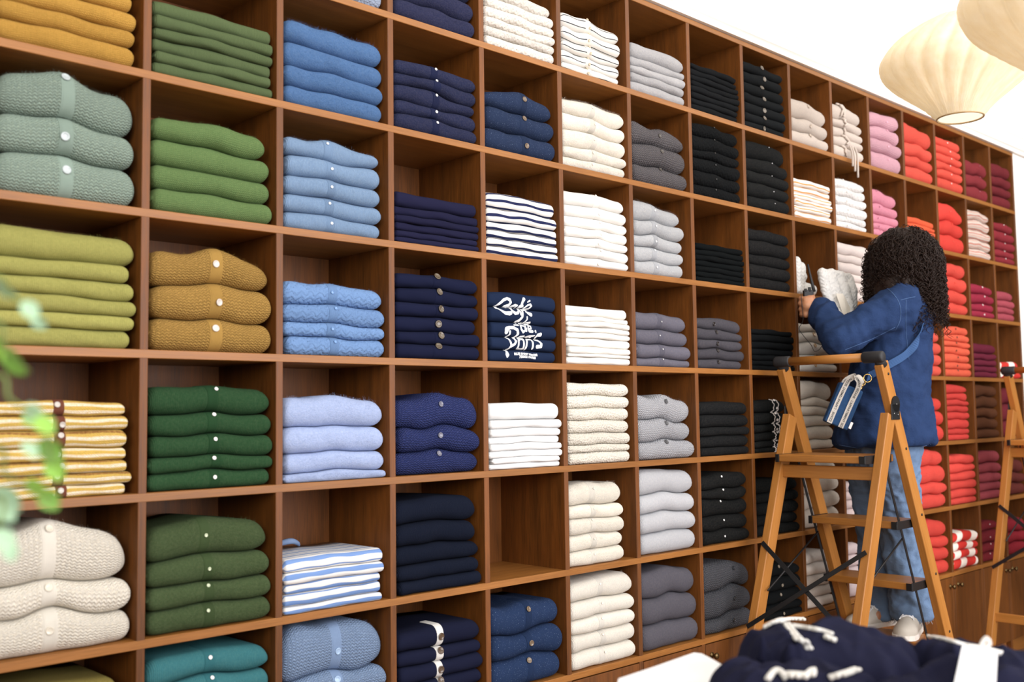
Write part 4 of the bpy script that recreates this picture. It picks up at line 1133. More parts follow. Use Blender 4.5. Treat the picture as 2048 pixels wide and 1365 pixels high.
# hair: a full mass with ringlets over it
hm = [ball(headc+V3((0.0, -0.02, 0.012)), (0.122, 0.122, 0.128), 24), ball(headc+V3((0.012, -0.03, -0.06)), (0.135, 0.13, 0.115), 24),
      ball(V3(spot(1800, 585, 4.10)), 0.118, 20), ball(V3(spot(1836, 600, 4.10)), (0.055, 0.055, 0.085), 18), ball(V3(spot(1843, 630, 4.09)), 0.034, 14), ball(V3(spot(1757, 575, 4.12)), (0.05, 0.05, 0.08), 18)]
hair = fuse('hair', [(v-PO, q) for v, q in hm], 0.010, M['hair'], me_, 6, [(0.03, 0.02)])
hb = BVHTree.FromObject(hair, bpy.context.evaluated_depsgraph_get())
rl = np.random.default_rng(5); cur = []
faz = math.atan2(face[1], face[0])
crown = headc+V3((0.0, -0.03, 0.13))
for k in range(1500):
    az = rl.uniform(-np.pi, np.pi)
    da = abs((az-faz+np.pi) % (2*np.pi)-np.pi)
    if da < 0.30: continue
    pol = math.acos(rl.uniform(-0.15, 1.0)); axis = headc+V3((0.004, -0.028, -0.01))
    n = 84; L = rl.uniform(0.16, 0.30); turns = L/rl.uniform(0.026, 0.046); rad = rl.uniform(0.0055, 0.0105); sway = rl.normal(size=2)*0.25; w0 = rl.uniform(0, 6.28); ph = rl.uniform(0, 6.28); hand = rl.choice([-1, 1])
    R1 = 0.138+rl.uniform(-0.012, 0.014)
    pts = []; ang = pol; p = None
    for i in range(n):
        s = i/(n-1)*L
        if ang < 1.75:
            ang = pol+s/R1
            r_ = R1*(1.0 if ang < 1.2 else 1.0+0.06*(ang-1.2))
            az2 = az+sway[0]*math.sin(s*30+w0)
            p = axis+np.array([math.sin(ang)*math.cos(az2)*r_, math.sin(ang)*math.sin(az2)*r_, math.cos(ang)*R1*1.04])
        else: p = p+np.array([math.cos(az)*0.02, math.sin(az)*0.02, -1.0])*(L/(n-1))
        pts.append(p)
    if pts[-1][2] < 1.70+0.12*rl.random() and da < 1.2: pts = [q_ for q_ in pts if q_[2] > 1.74]
    if len(pts) < 8: continue
    P, Tn, Nn, Bn = frames(pts); m = len(P); a = np.linspace(0, turns*2*np.pi*m/n, m)*hand+ph+0.9*np.sin(np.linspace(0, rl.uniform(4, 9), m)+w0)
    grow_ = np.clip(np.linspace(0.2, 1.6, m), 0, 1)*rad
    P2 = P+Nn*(np.cos(a)*grow_)[:, None]+Bn*(np.sin(a)*grow_)[:, None]
    cur.append(tube_data(P2, np.linspace(0.0017, 0.0009, m), 4))
# long ringlets at the back and in front of the cheek
for (px, py, d, L, cnt, sx) in ((1838, 560, 4.06, 0.20, 110, 0.030), (1812, 600, 4.02, 0.10, 50, 0.03), (1738, 560, 4.12, 0.17, 46, 0.016), (1842, 520, 4.10, 0.24, 50, 0.012)):
    for k in range(cnt):
        b = V3(spot(px, py, d))+V3(R0)*rl.normal()*sx+V3(F0)*rl.normal()*0.02+V3((0, 0, rl.normal()*0.03)); l_ = L*rl.uniform(0.6, 1.1); n = 64
        drift = rl.normal()*0.02
        P = np.array([b+V3(R0)*drift*t*t-V3((0, 0, l_*t)) for t in np.linspace(0, 1, n)]); a = np.linspace(0, l_/rl.uniform(0.022, 0.034)*6.28, n)*rl.choice([-1, 1])+rl.uniform(0, 6.28); rad = rl.uniform(0.005, 0.009)
        P = P+V3(R0)[None]*(np.cos(a)*rad)[:, None]+V3(F0)[None]*(np.sin(a)*rad)[:, None]
        cur.append(tube_data(P, np.linspace(0.0017, 0.0009, n), 4))
v, q = merge(cur); mesh_obj('ringlets', v-PO, q, M['hair'], hair)

# ------------------------------------------------------------------ things about the person
# two-way radio in the left hand
rd = empty('two_way_radio', tuple(spot(1618, 612, 4.20)))
RO = np.array(rd.location)
def obox(name, c, hx, hy, hz, mat, parent, org, bevel=0.003, ax=R0, ay=F0, az=UPZ, seg=2):
    bm, a_ = box_data((-hx, -hy, -hz), (hx, hy, hz), bevel, 2, seg); bm.normal_update(); bm_uv(bm, 2)
    Mx = Matrix(((ax[0], ay[0], az[0], c[0]-org[0]), (ax[1], ay[1], az[1], c[1]-org[1]), (ax[2], ay[2], az[2], c[2]-org[2]), (0, 0, 0, 1)))
    return bm_obj(name, bm, mat, parent, Mx)
obox('radio_body', spot(1617, 605, 4.212), 0.020, 0.012, 0.050, M['rubber'], rd, RO)
ap = [spot(1628, 584, 4.205), spot(1625, 570, 4.205), spot(1619, 545, 4.21), spot(1615.5, 529, 4.215)]
tube('antenna', [np.array(p)-RO for p in ap], [0.0075, 0.0062, 0.0042, 0.0036], M['rubber'], rd, 10)
for px, py in ((1611, 578), (1619, 575)):
    tube('control_knob', [np.array(spot(px, 584, 4.205))-RO, np.array(spot(px, py, 4.205))-RO], 0.0062, M['rubber'], rd, 12)
cord = [spot(1602, 585, 4.20), spot(1603, 600, 4.165), spot(1606, 640, 4.16), spot(1598, 657, 4.17), spot(1607, 672, 4.16), spot(1622, 690, 4.15), spot(1629, 703, 4.15), spot(1640, 698, 4.13), spot(1648, 683, 4.08)]
tube('earpiece_cord', [np.array(p)-RO for p in smooth_path(cord, 50)], 0.0013, M['rubber'], rd, 6)
tag(rd, 'black two-way radio with stubby antenna and cord gripped in the left hand', 'radio')
# white lace sweaters being handled in the cubby
M['lace'] = fabric('white_lace_knit', 'FFFDF8', 'lace')
def soft(name, parts, label, disp, voxel=0.006):
    c = np.mean(np.concatenate([p[0] for p in parts]), 0)
    o = fuse(name, [(v-c, q) for v, q in parts], voxel, M['lace'], None, 5, disp); o.location = c
    tag(o, label, 'sweater', 'white lace sweaters being tidied'); return o
zs2 = ROWZ[3]+TH/2
xc8 = COLX[9]+TH/2
def slabp(x0, x1, y0, y1, z0, z1, r):
    return limb([(x0, y0, z0), (x0, y0, z1)], [r, r])+limb([(x1, y0, z0), (x1, y0, z1)], [r, r])+limb([(x0, y1, z0), (x0, y1, z1)], [r, r])+limb([(x0, y0, z1), (x0, y1, z1)], [r, r])
def fold_up(xa, y0, y1, z1, r, lean):
    P = []
    for t in np.linspace(0, 1, 7):
        y = y0+(y1-y0)*t
        P += limb([(xa+lean*0, y, zs2+r*1.02), (xa+lean, y, zs2+z1-r)], [r, r], 12)
    return P
soft('folded_sweater', fold_up(xc8+0.026, 0.02, 0.22, 0.165, 0.022, 0.004), 'white lace sweater standing on its fold against the cubby side', [(0.05, 0.006)])
soft('folded_sweater', fold_up(xc8+0.078, 0.04, 0.22, 0.150, 0.026, 0.012), 'white lace sweater standing next to the first upright one', [(0.05, 0.008)])
sl = limb([(xc8+0.135, 0.06, zs2+0.032), (xc8+0.21, 0.06, zs2+0.034)], [0.03, 0.028])+limb([(xc8+0.135, 0.18, zs2+0.032), (xc8+0.21, 0.18, zs2+0.034)], [0.03, 0.03])+limb([(xc8+0.17, 0.06, zs2+0.034), (xc8+0.17, 0.18, zs2+0.034)], [0.031, 0.031])+limb([(xc8+0.13, 0.06, zs2+0.09), (xc8+0.175, 0.10, zs2+0.10)], [0.03, 0.03])+limb([(xc8+0.13, 0.07, zs2+0.05), (xc8+0.15, 0.09, zs2+0.09)], [0.03, 0.03])
soft('folded_sweater', sl, 'white lace sweater slumped at the back of the radio cubby', [(0.05, 0.008)])
hs_ = []
for pl in (((1644, 545, 4.235), (1652, 580, 4.225), (1662, 612, 4.22), (1678, 640, 4.21)), ((1662, 545, 4.25), (1670, 580, 4.235), (1680, 615, 4.225), (1690, 645, 4.215)),
           ((1680, 552, 4.27), (1690, 585, 4.25), (1697, 615, 4.24), (1698, 640, 4.225)), ((1696, 556, 4.29), (1704, 585, 4.27), (1706, 612, 4.265))):
    hs_ += limb([V3(spot(*p)) for p in pl], [0.020+0.004*(i % 2) for i in range(len(pl))], 12)
hs_ += limb([V3(spot(1644, 547, 4.245)), V3(spot(1668, 549, 4.265)), V3(spot(1696, 558, 4.29))], [0.020, 0.02, 0.02], 12)
hs_ += limb([V3(spot(1650, 580, 4.232)), V3(spot(1706, 586, 4.272))], [0.018, 0.018], 12)+limb([V3(spot(1662, 612, 4.226)), V3(spot(1706, 614, 4.268))], [0.018, 0.018], 12)
held = soft('held_sweater', hs_, 'white lace sweater spread open between the two hands', [(0.04, 0.010), (0.015, 0.004)], 0.005)
HO = np.array(held.location)
tg = [np.array(spot(1672, 588, 4.188)), np.array(spot(1686, 587, 4.196)), np.array(spot(1706, 628, 4.225)), np.array(spot(1695, 634, 4.200)), np.array(spot(1685, 627, 4.192))]
tn = np.array(F0)*0.0012
v = np.array([p-HO for p in tg]+[p+tn-HO for p in tg]); mesh_obj('hang_tag', v, [[0, 1, 2, 3, 4], [9, 8, 7, 6, 5]]+[[i, i+5, (i+1) % 5+5, (i+1) % 5] for i in range(5)], plain('cream_card', 'EFE6D6', 0.7), held, False)

# denim cross-body bag with lettered webbing straps
bag = empty('crossbody_bag', tuple(spot(1690, 810, 3.93)))
BO = np.array(bag.location)
BD = 3.90
TL, TRt, BL, BRt = [V3(spot(x, y, BD)) for x, y in ((1675, 761), (1720, 782), (1656, 845), (1703, 864))]
bx_ = ((TRt-TL)+(BRt-BL)); wB = np.linalg.norm(bx_)/4; bx_ /= np.linalg.norm(bx_)
bz_ = ((TL-BL)+(TRt-BRt)); hB = np.linalg.norm(bz_)/4; bz_ -= bx_*bz_.dot(bx_); bz_ /= np.linalg.norm(bz_); by_ = np.cross(bz_, bx_)
bc = (TL+TRt+BL+BRt)/4
if by_.dot(V3(F0)) < 0: by_ = -by_
pouch = obox('pouch', bc+by_*0.018, wB, 0.018, hB, M['bagden'], bag, BO, 0.006, bx_, by_, bz_, 3)
def BP(u, v_, o=0.0): return bc+bx_*u*wB+bz_*v_*hB-by_*o
def ribbon(path, wdir, wid, thick=0.0016):
    P = np.array(path); T = np.gradient(P, axis=0); T /= np.linalg.norm(T, axis=1)[:, None]
    W = np.array([wd_-t*np.dot(wd_, t) for wd_, t in zip(np.broadcast_to(wdir, P.shape), T)]); W /= np.linalg.norm(W, axis=1)[:, None]
    N = np.cross(T, W); rings = [[p-w*wid/2-n*thick/2, p+w*wid/2-n*thick/2, p+w*wid/2+n*thick/2, p-w*wid/2+n*thick/2] for p, w, n in zip(P, W, N)]
    return ring_loft(rings), (P, W, N)
def strap_text(txt, fr3, start, size, parent, org):
    P, W, N = fr3; seg = np.concatenate([[0], np.cumsum(np.linalg.norm(np.diff(P, axis=0), axis=1))])
    T = np.gradient(P, axis=0); T /= np.linalg.norm(T, axis=1)[:, None]
    N = np.array([n if n.dot(-by_) > 0 else -n for n in N]); Y = np.cross(N, T)
    tv, tq = font_mesh(txt, size, 0.0002); x = tv[:, 0]-tv[:, 0].min()+start; y = tv[:, 1]-(tv[:, 1].max()+tv[:, 1].min())/2
    f_ = lambda A_: np.stack([np.interp(x, seg, A_[:, i]) for i in range(3)], -1)
    mesh_obj('strap_lettering', f_(P)+f_(Y)*y[:, None]+f_(N)*0.0014-org, tq, M['ink'], parent)
loops = [[BP(-0.62, -1.0, 0.003), BP(-0.62, -0.4, 0.003), BP(-0.60, 0.4, 0.003), BP(-0.55, 1.0, 0.004), BP(-0.50, 1.22, 0.010), BP(-0.2, 1.42, 0.014), BP(0.25, 1.30, 0.016), BP(0.42, 0.98, 0.010), BP(0.40, 0.4, 0.003), BP(0.38, -0.4, 0.003), BP(0.36, -1.0, 0.003)],
         [BP(-0.50, 0.95, -0.040), BP(-0.45, 1.25, -0.034), BP(0.10, 1.60, -0.026), BP(0.62, 1.45, -0.020), BP(0.70, 1.05, -0.030)]]
for i, lp in enumerate(loops):
    path = smooth_path(lp, 70)
    (v, q), fr3 = ribbon(path, bx_+bz_*0.25 if i else bx_+bz_*0.35, 0.020)
    st = mesh_obj('webbing_handle', v-BO, q, M['web'], bag, False)
    if i == 0:
        strap_text("ZZANE · L'APPARTEMENT SEZAN", fr3, 0.004, 0.0125, st, BO)
        strap_text("TEMENT SEZANE · L'APPARTEMENT SEZAN", fr3, 0.202, 0.0120, st, BO)
    else: strap_text("MENT INC", fr3, 0.01, 0.0125, st, BO)
obox('side_label', BP(0.98, -0.72, 0.002)+bx_*0.004, 0.005, 0.001, 0.013, M['paper'], bag, BO, 0.0004, bx_, by_, bz_, 1)
# ring, clip and denim strap running round the back
def ring(c, r, t, n1, n2): return tube_data([c+n1*r*math.cos(a)+n2*r*math.sin(a) for a in np.linspace(0, 2*np.pi, 22)], t, 6)
v, q = merge([ring(V3(spot(1735, 757, 3.90)), 0.015, 0.0016, V3(R0), np.array([0, 0, 1.0])), ring(V3(spot(1727, 770, 3.905)), 0.011, 0.0016, V3(R0)*0.6+np.array([0, 0, .8]), V3(F0)), tube_data([V3(spot(1724, 775, 3.905)), V3(spot(1719, 783, 3.91))], 0.002, 6)])
mesh_obj('metal_clip', v-BO, q, M['gold'], bag)
sp_ = [(1737, 758), (1745, 752), (1760, 744), (1780, 731), (1800, 718), (1815, 706), (1827, 692), (1836, 672), (1842, 650)]
SPt = []
for x, y in smooth2(sp_, 40):
    h = on_jacket(x, y, 0.011)
    if h is not None: SPt.append(h+PO)
SPt = [SPt[0]*0.5+V3(spot(1737, 757, 3.90))*0.5]+SPt
SPt = np.array(SPt)
for _ in range(10): SPt[1:-1] = (SPt[1:-1]*2+SPt[:-2]+SPt[2:])/4
(v, q), _ = ribbon(SPt, np.array([0.35*R0.x, 0.35*R0.y, 0.94]), 0.028, 0.003)
mesh_obj('shoulder_strap', v-BO, q, fabric('strap_denim', '3A5F92', 'denim'), bag, False)
tag(bag, 'small blue denim bag with cream lettered handles hanging at the hip', 'bag')

# ------------------------------------------------------------------ table with garments in the foreground
TZ = 0.90
def tb(a, b, z=TZ):      # table axes: a to the side, b away
    return np.array(CAM)*np.array([1, 1, 0])+np.array(R0)*a+np.array(F0)*b+np.array([0, 0, z])
TA0, TA1, TB0, TB1 = 0.285, 1.95, 0.95, 1.90
table = empty('display_table', tuple(tb((TA0+TA1)/2, (TB0+TB1)/2, 0)))
TO = np.array(table.location)
def tbox(name, a0, a1, b0, b1, z0_, z1_, mat, parent, bevel=0.004):
    c = tb((a0+a1)/2, (b0+b1)/2, (z0_+z1_)/2)
    bm, ax = box_data((-(a1-a0)/2, -(b1-b0)/2, -(z1_-z0_)/2), ((a1-a0)/2, (b1-b0)/2, (z1_-z0_)/2), bevel, None, 2); bm.normal_update(); bm_uv(bm, ax)
    o = TO if parent is not None else c*0
    Mx = Matrix(((R0.x, F0.x, 0, c[0]-o[0]), (R0.y, F0.y, 0, c[1]-o[1]), (0, 0, 1, c[2]-o[2]), (0, 0, 0, 1)))
    return bm_obj(name, bm, mat, parent, Mx)
tbox('tabletop', TA0, TA1, TB0, TB1, TZ-0.035, TZ, M['table'], table)
for a in (TA0+0.06, TA1-0.06):
    for b in (TB0+0.06, TB1-0.06): tbox('leg', a-0.03, a+0.03, b-0.03, b+0.03, 0, TZ-0.035, M['table'], table)
tbox('apron', TA0+0.06, TA1-0.06, TB1-0.075, TB1-0.05, TZ-0.12, TZ-0.035, M['table'], table)
tbox('apron', TA0+0.06, TA1-0.06, TB0+0.05, TB0+0.075, TZ-0.12, TZ-0.035, M['table'], table)
tag(table, 'dark wooden display table carrying navy garments in the foreground', 'table')

def px_ab(px, py, z):
    """table coordinates of a point at height z"""
    v = F + RR*((px-1024)/FPX) - UU*((py-682.5)/FPX); t = (z-CAM.z)/v.z; p = v*t
    return p.dot(R0), p.dot(F0)
# white board
crn = [px_ab(*p, TZ+0.006) for p in ((1237, 1358), (1300, 1337), (1368, 1313), (1388, 1306), (1404, 1308), (1430, 1322), (1470, 1345), (1500, 1366))]
crn += [(crn[-1][0]-0.01, 1.45), (crn[-1][0]-0.30, 1.36), (crn[0][0]-0.03, 1.60)]
bv = [tb(a, b, z) for z in (TZ+0.0008, TZ+0.006) for a, b in crn]; n = len(crn)
bc0 = np.mean(bv, 0)
wb = mesh_obj('white_board', np.array(bv)-bc0, [list(range(n))[::-1], list(range(n, 2*n))]+[[i, (i+1) % n, n+(i+1) % n, n+i] for i in range(n)], M['paper'], None, False); wb.location = bc0
tag(wb, 'plain white board lying at the near corner of the display table', 'board')

# heaped navy garments: a cloth surface with folds, built up from soft lobes
M['navy'] = fabric('navy_sweatshirt_cloth', '1E1F36', 'jersey')
M['crochet'] = fabric('white_crochet', 'F0EDE6', 'boucle')
class Heap:
    def __init__(s, lobes, seed, under=()):
        s.l = lobes; s.under = under; s.rg = np.random.default_rng(seed); s.p = s.rg.uniform(0, 6.28, 12); s.k = s.rg.normal(size=(5, 2))*np.array([14, 18])
    def own(s, a, b):
        a = np.asarray(a, float); b = np.asarray(b, float); acc = np.zeros(np.broadcast(a, b).shape)
        for (ca, cb, ra, rb, h, rot, e) in s.l:
            c, sn = math.cos(rot), math.sin(rot); u = ((a-ca)*c+(b-cb)*sn)/ra; v = (-(a-ca)*sn+(b-cb)*c)/rb
            wob = 1+0.10*np.sin(5*np.arctan2(v, u)+s.p[3])+0.06*np.sin(9*np.arctan2(v, u)+s.p[4])
            q = np.clip(1-((np.abs(u)/wob)**e+(np.abs(v)/wob)**e), 0, None)**(1/2.6)*h
            acc = np.maximum(acc, q)+0.10*np.minimum(acc, q)
        edge = np.clip(acc/0.03, 0, 1)
        w = sum(np.sin(a*k[0]+b*k[1]+ph) for k, ph in zip(s.k, s.p))
        ridge = 0
        for (ka, kb, amp), ph in zip(((38, 22, 0.0095), (-24, 52, 0.0075), (75, -40, 0.0042), (30, 95, 0.003)), s.p[6:10]):
            r = 1-np.abs(np.sin((a*ka+b*kb)*0.5+ph+0.9*np.sin(a*17-b*11+ph*2)))
            ridge = ridge+amp*(r**2.2-0.35)
        return np.maximum(acc*(0.9+0.03*w)+ridge*edge, 0)*(acc > 0)
    def h(s, a, b):
        base = 0
        for u in s.under: base = np.maximum(base, u.h(a, b))
        return base+s.own(a, b)
    def build(s, name, a0, a1, b0, b1, mat, label, cat, group):
        na, nb = 130, 100; A_ = np.linspace(a0, a1, na); B_ = np.linspace(b0, b1, nb); X, Y = np.meshgrid(A_, B_); H = s.own(X, Y)
        base = np.zeros_like(H)
        for u in s.under: base = np.maximum(base, u.h(X, Y))
        for _ in range(1): H[1:-1, 1:-1] = (H[1:-1, 1:-1]*2+H[:-2, 1:-1]+H[2:, 1:-1]+H[1:-1, :-2]+H[1:-1, 2:])/6
        keep = H > 0.0015
        idx = -np.ones(H.shape, int)
        use = np.zeros(H.shape, bool); cell = keep[:-1, :-1] & keep[1:, :-1] & keep[:-1, 1:] & keep[1:, 1:]
        use[:-1, :-1] |= cell; use[1:, :-1] |= cell; use[:-1, 1:] |= cell; use[1:, 1:] |= cell
        ii = np.argwhere(use)
        for n_, (i, j) in enumerate(ii): idx[i, j] = n_
        V = np.array([tb(X[i, j], Y[i, j], TZ+0.0016+base[i, j]+H[i, j]) for i, j in ii]); W_ = np.array([tb(X[i, j], Y[i, j], TZ+0.0012+base[i, j]) for i, j in ii])
        UVs = np.array([(X[i, j], Y[i, j]) for i, j in ii]); m = len(ii); Q = []; ec = {}
        for i, j in np.argwhere(cell):
            q = [idx[i, j], idx[i, j+1], idx[i+1, j+1], idx[i+1, j]]; Q.append(q); Q.append([x+m for x in q[::-1]])
            for x, y in zip(q, q[1:]+q[:1]): ec[(x, y)] = 1
        for (x, y) in ec:
            if (y, x) not in ec: Q.append([y, x, x+m, y+m])
        VV = np.concatenate([V, W_]); c = VV.mean(0); c[2] = TZ
        o = mesh_obj(name, VV-c, Q, mat, None, True, np.concatenate([UVs, UVs])); o.location = c
        s.c = c; s.o = o; tag(o, label, cat, group); return o
    def at(s, px, py, up=0.003):
        """where the sight line through (px, py) meets the cloth"""
        v = F + RR*((px-1024)/FPX) - UU*((py-682.5)/FPX); lo = 1.2
        for b in np.arange(1.2, 2.3, 0.002):
            p = CAM+v*(b/v.dot(F0)); q = p-CAM
            if p.z <= TZ+0.0012+float(s.h(q.dot(R0), q.dot(F0))): break
        return np.array(p)+np.array([0, 0, up])
    def trim(s, pts, rad, scallop=0.0, name='crochet_trim'):
        P = np.array([s.at(x, y, rad*0.6) for x, y in smooth2(pts, 44)])
        for _ in range(2): P[1:-1] = (P[1:-1]*2+P[:-2]+P[2:])/4
        parts_ = [tube_data(P, rad, 8)]
        if scallop:
            seg = np.concatenate([[0], np.cumsum(np.linalg.norm(np.diff(P, axis=0), axis=1))]); T = np.gradient(P, axis=0)
            for d in np.arange(0.004, seg[-1], 0.0085):
                c = np.array([np.interp(d, seg, P[:, i]) for i in range(3)]); t = np.array([np.interp(d, seg, T[:, i]) for i in range(3)]); t /= np.linalg.norm(t)
                sd = np.cross(t, (0, 0, 1)); sd /= np.linalg.norm(sd)
                parts_.append(ball(c+sd*scallop*rad*1.3, np.array([t*0.0045, sd*rad*1.1, np.array([0, 0, 1])*rad*0.8]), 8))
        v, q = merge(parts_); return mesh_obj(name, v-s.c, q, M['crochet'], s.o)
def lob(px, py, d, wpx, db, hpx, rot=0.0, e=2.2):
    """lobe whose crest shows at (px, py) when d away; wpx half width, hpx height, in picture-size units"""
    k = d/FPX; p = spot(px, py, d)
    return ((px-1024)*k, d, wpx*k, db, p.z-TZ, rot, e)
gC = Heap([lob(1510, 1322, 1.62, 100, 0.07, 0, 0.2, 2.8), lob(1620, 1316, 1.60, 110, 0.07, 0, -0.15, 2.6), lob(1466, 1312, 1.67, 62, 0.06, 0, 0.2, 2.8)], 14)
gD = Heap([lob(1880, 1334, 1.55, 125, 0.08, 0, 0.1, 2.8), lob(1980, 1336, 1.52, 120, 0.09, 0, 0.0, 2.8), lob(1780, 1342, 1.52, 60, 0.06, 0, 0.3, 2.6)], 21)
gA = Heap([lob(1612, 1243, 1.80, 126, 0.09, 0, 0.05, 2.8), lob(1705, 1266, 1.78, 95, 0.08, 0, -0.1, 2.4), lob(1530, 1266, 1.75, 50, 0.085, 0, 0.2, 3.0), lob(1768, 1272, 1.82, 58, 0.07, 0, 0.0, 2.4)], 3, (gC,))
gB = Heap([lob(1880, 1266, 1.79, 80, 0.07, 0, 0.0, 3.0), lob(1990, 1290, 1.77, 150, 0.08, 0, 0.0, 3.0)], 8, (gD,))
gC.build('navy_sweatshirt', 0.25, 0.64, 1.50, 1.78, M['navy'], 'navy garment lying against the white board', 'garment', 'navy garments on the table')
gD.build('navy_sweatshirt', 0.48, 0.97, 1.38, 1.68, M['navy'], 'navy garment folded low at the front edge below the swing tag', 'garment', 'navy garments on the table')
gA.build('navy_sweatshirt', 0.30, 0.90, 1.62, 1.93, M['navy'], 'navy garment with white crochet edge heaped at the back of the table', 'garment', 'navy garments on the table')
gB.build('navy_sweatshirt', 0.60, 1.06, 1.64, 1.93, M['navy'], 'navy garment heaped behind the white swing tag', 'garment', 'navy garments on the table')
gA.trim([(1528, 1259), (1548, 1248), (1575, 1241), (1608, 1241)], 0.0040, 1)
gA.trim([(1577, 1252), (1590, 1270), (1605, 1287), (1622, 1302)], 0.0045, 1)
gA.trim([(1585, 1255), (1610, 1259), (1640, 1264), (1665, 1272)], 0.0042, 0, 'white_ribbon')
gA.trim([(1650, 1277), (1660, 1281), (1672, 1285)], 0.0048, 1, 'white_bow')
gB.trim([(1855, 1275), (1890, 1282), (1930, 1293), (1965, 1299), (2005, 1309)], 0.0036, 0, 'white_cord')
gB.trim([(1818, 1298), (1808, 1310), (1803, 1322), (1808, 1331)], 0.0050, -1)
gC.trim([(1658, 1360), (1690, 1350), (1725, 1338), (1755, 1332)], 0.0044, 1)
gC.trim([(1535, 1364), (1548, 1348), (1560, 1347), (1572, 1362)], 0.0050, 0, 'white_edging')
gC.trim([(1575, 1354), (1595, 1355), (1612, 1356), (1622, 1348), (1632, 1347)], 0.0054, 1)
# swing tag hanging over the pile
tp = [np.array(spot(1926, 1290, 1.56)), np.array(spot(1995, 1309, 1.55))]
dn = np.array(spot(1908, 1378, 1.33))-tp[0]
tv = np.array([tp[0], tp[1], tp[1]+dn, tp[0]+dn]); tvb = tv+np.array(F0)*0.0012; tc0 = tv.mean(0)
tagm = mesh_obj('swing_tag', np.concatenate([tv, tvb])-tc0, [[3, 2, 1, 0], [4, 5, 6, 7]]+[[i, (i+1) % 4, 4+(i+1) % 4, 4+i] for i in range(4)], M['paper'], None, False); tagm.location = tc0
v, q = lathe_data([(0.0028, 0), (0.0028, 0.0006)], 12)
mesh_obj('eyelet', orient(v, (tp[0]+tp[1])/2+dn*0.12-np.array(F0)*0.0012-tc0, -np.array(F0)), q, M['brass'], tagm)
bw = [tube_data(smooth_path([(tp[0]*0.5+tp[1]*0.5)+np.array(R0)*x+np.array([0, 0, z]) for x, z in pts], 16), 0.0034, 8) for pts in (((0, 0), (0.004, 0.010), (0.010, 0.016), (0.014, 0.008), (0.006, 0.002)), ((-0.02, 0.004), (0.0, 0.002), (0.03, -0.006)))]
v, q = merge(bw); mesh_obj('tie_bow', v-tc0, q, M['crochet'], tagm)
tag(tagm, 'plain white swing tag tied to the navy garment by a white cord', 'tag')

# ------------------------------------------------------------------ pendant lamps
def silk():
    t = NT('silk_shade'); t.t.nodes.remove(t.p)
    uvn = t.n('ShaderNodeUVMap').outputs[0]
    c = t.mix(t.rng(t.noise(uvn, 30, 3), 0.3, 0.7), lin('F6EDDA'), lin('F0E3C8'))
    d = t.n('ShaderNodeBsdfDiffuse'); t.l(c, d.inputs[0]); tr = t.n('ShaderNodeBsdfTranslucent'); t.l(c, tr.inputs[0])
    mx = t.n('ShaderNodeMixShader'); mx.inputs[0].default_value = 0.4; t.l(d.outputs[0], mx.inputs[1]); t.l(tr.outputs[0], mx.inputs[2]); t.l(mx.outputs[0], t.out.inputs[0]); return t.m
M['silk'] = silk()
def emis(name, hexc, s):
    t = NT(name); t.t.nodes.remove(t.p); e = t.n('ShaderNodeEmission'); e.inputs[0].default_value = (*lin(hexc), 1); e.inputs[1].default_value = s; t.l(e.outputs[0], t.out.inputs[0]); return t.m
M['bulb'] = emis('lit_bulb', 'FFE6BC', 3.0)
M['diff'] = emis('lit_diffuser', 'FFF3DE', 1.25)
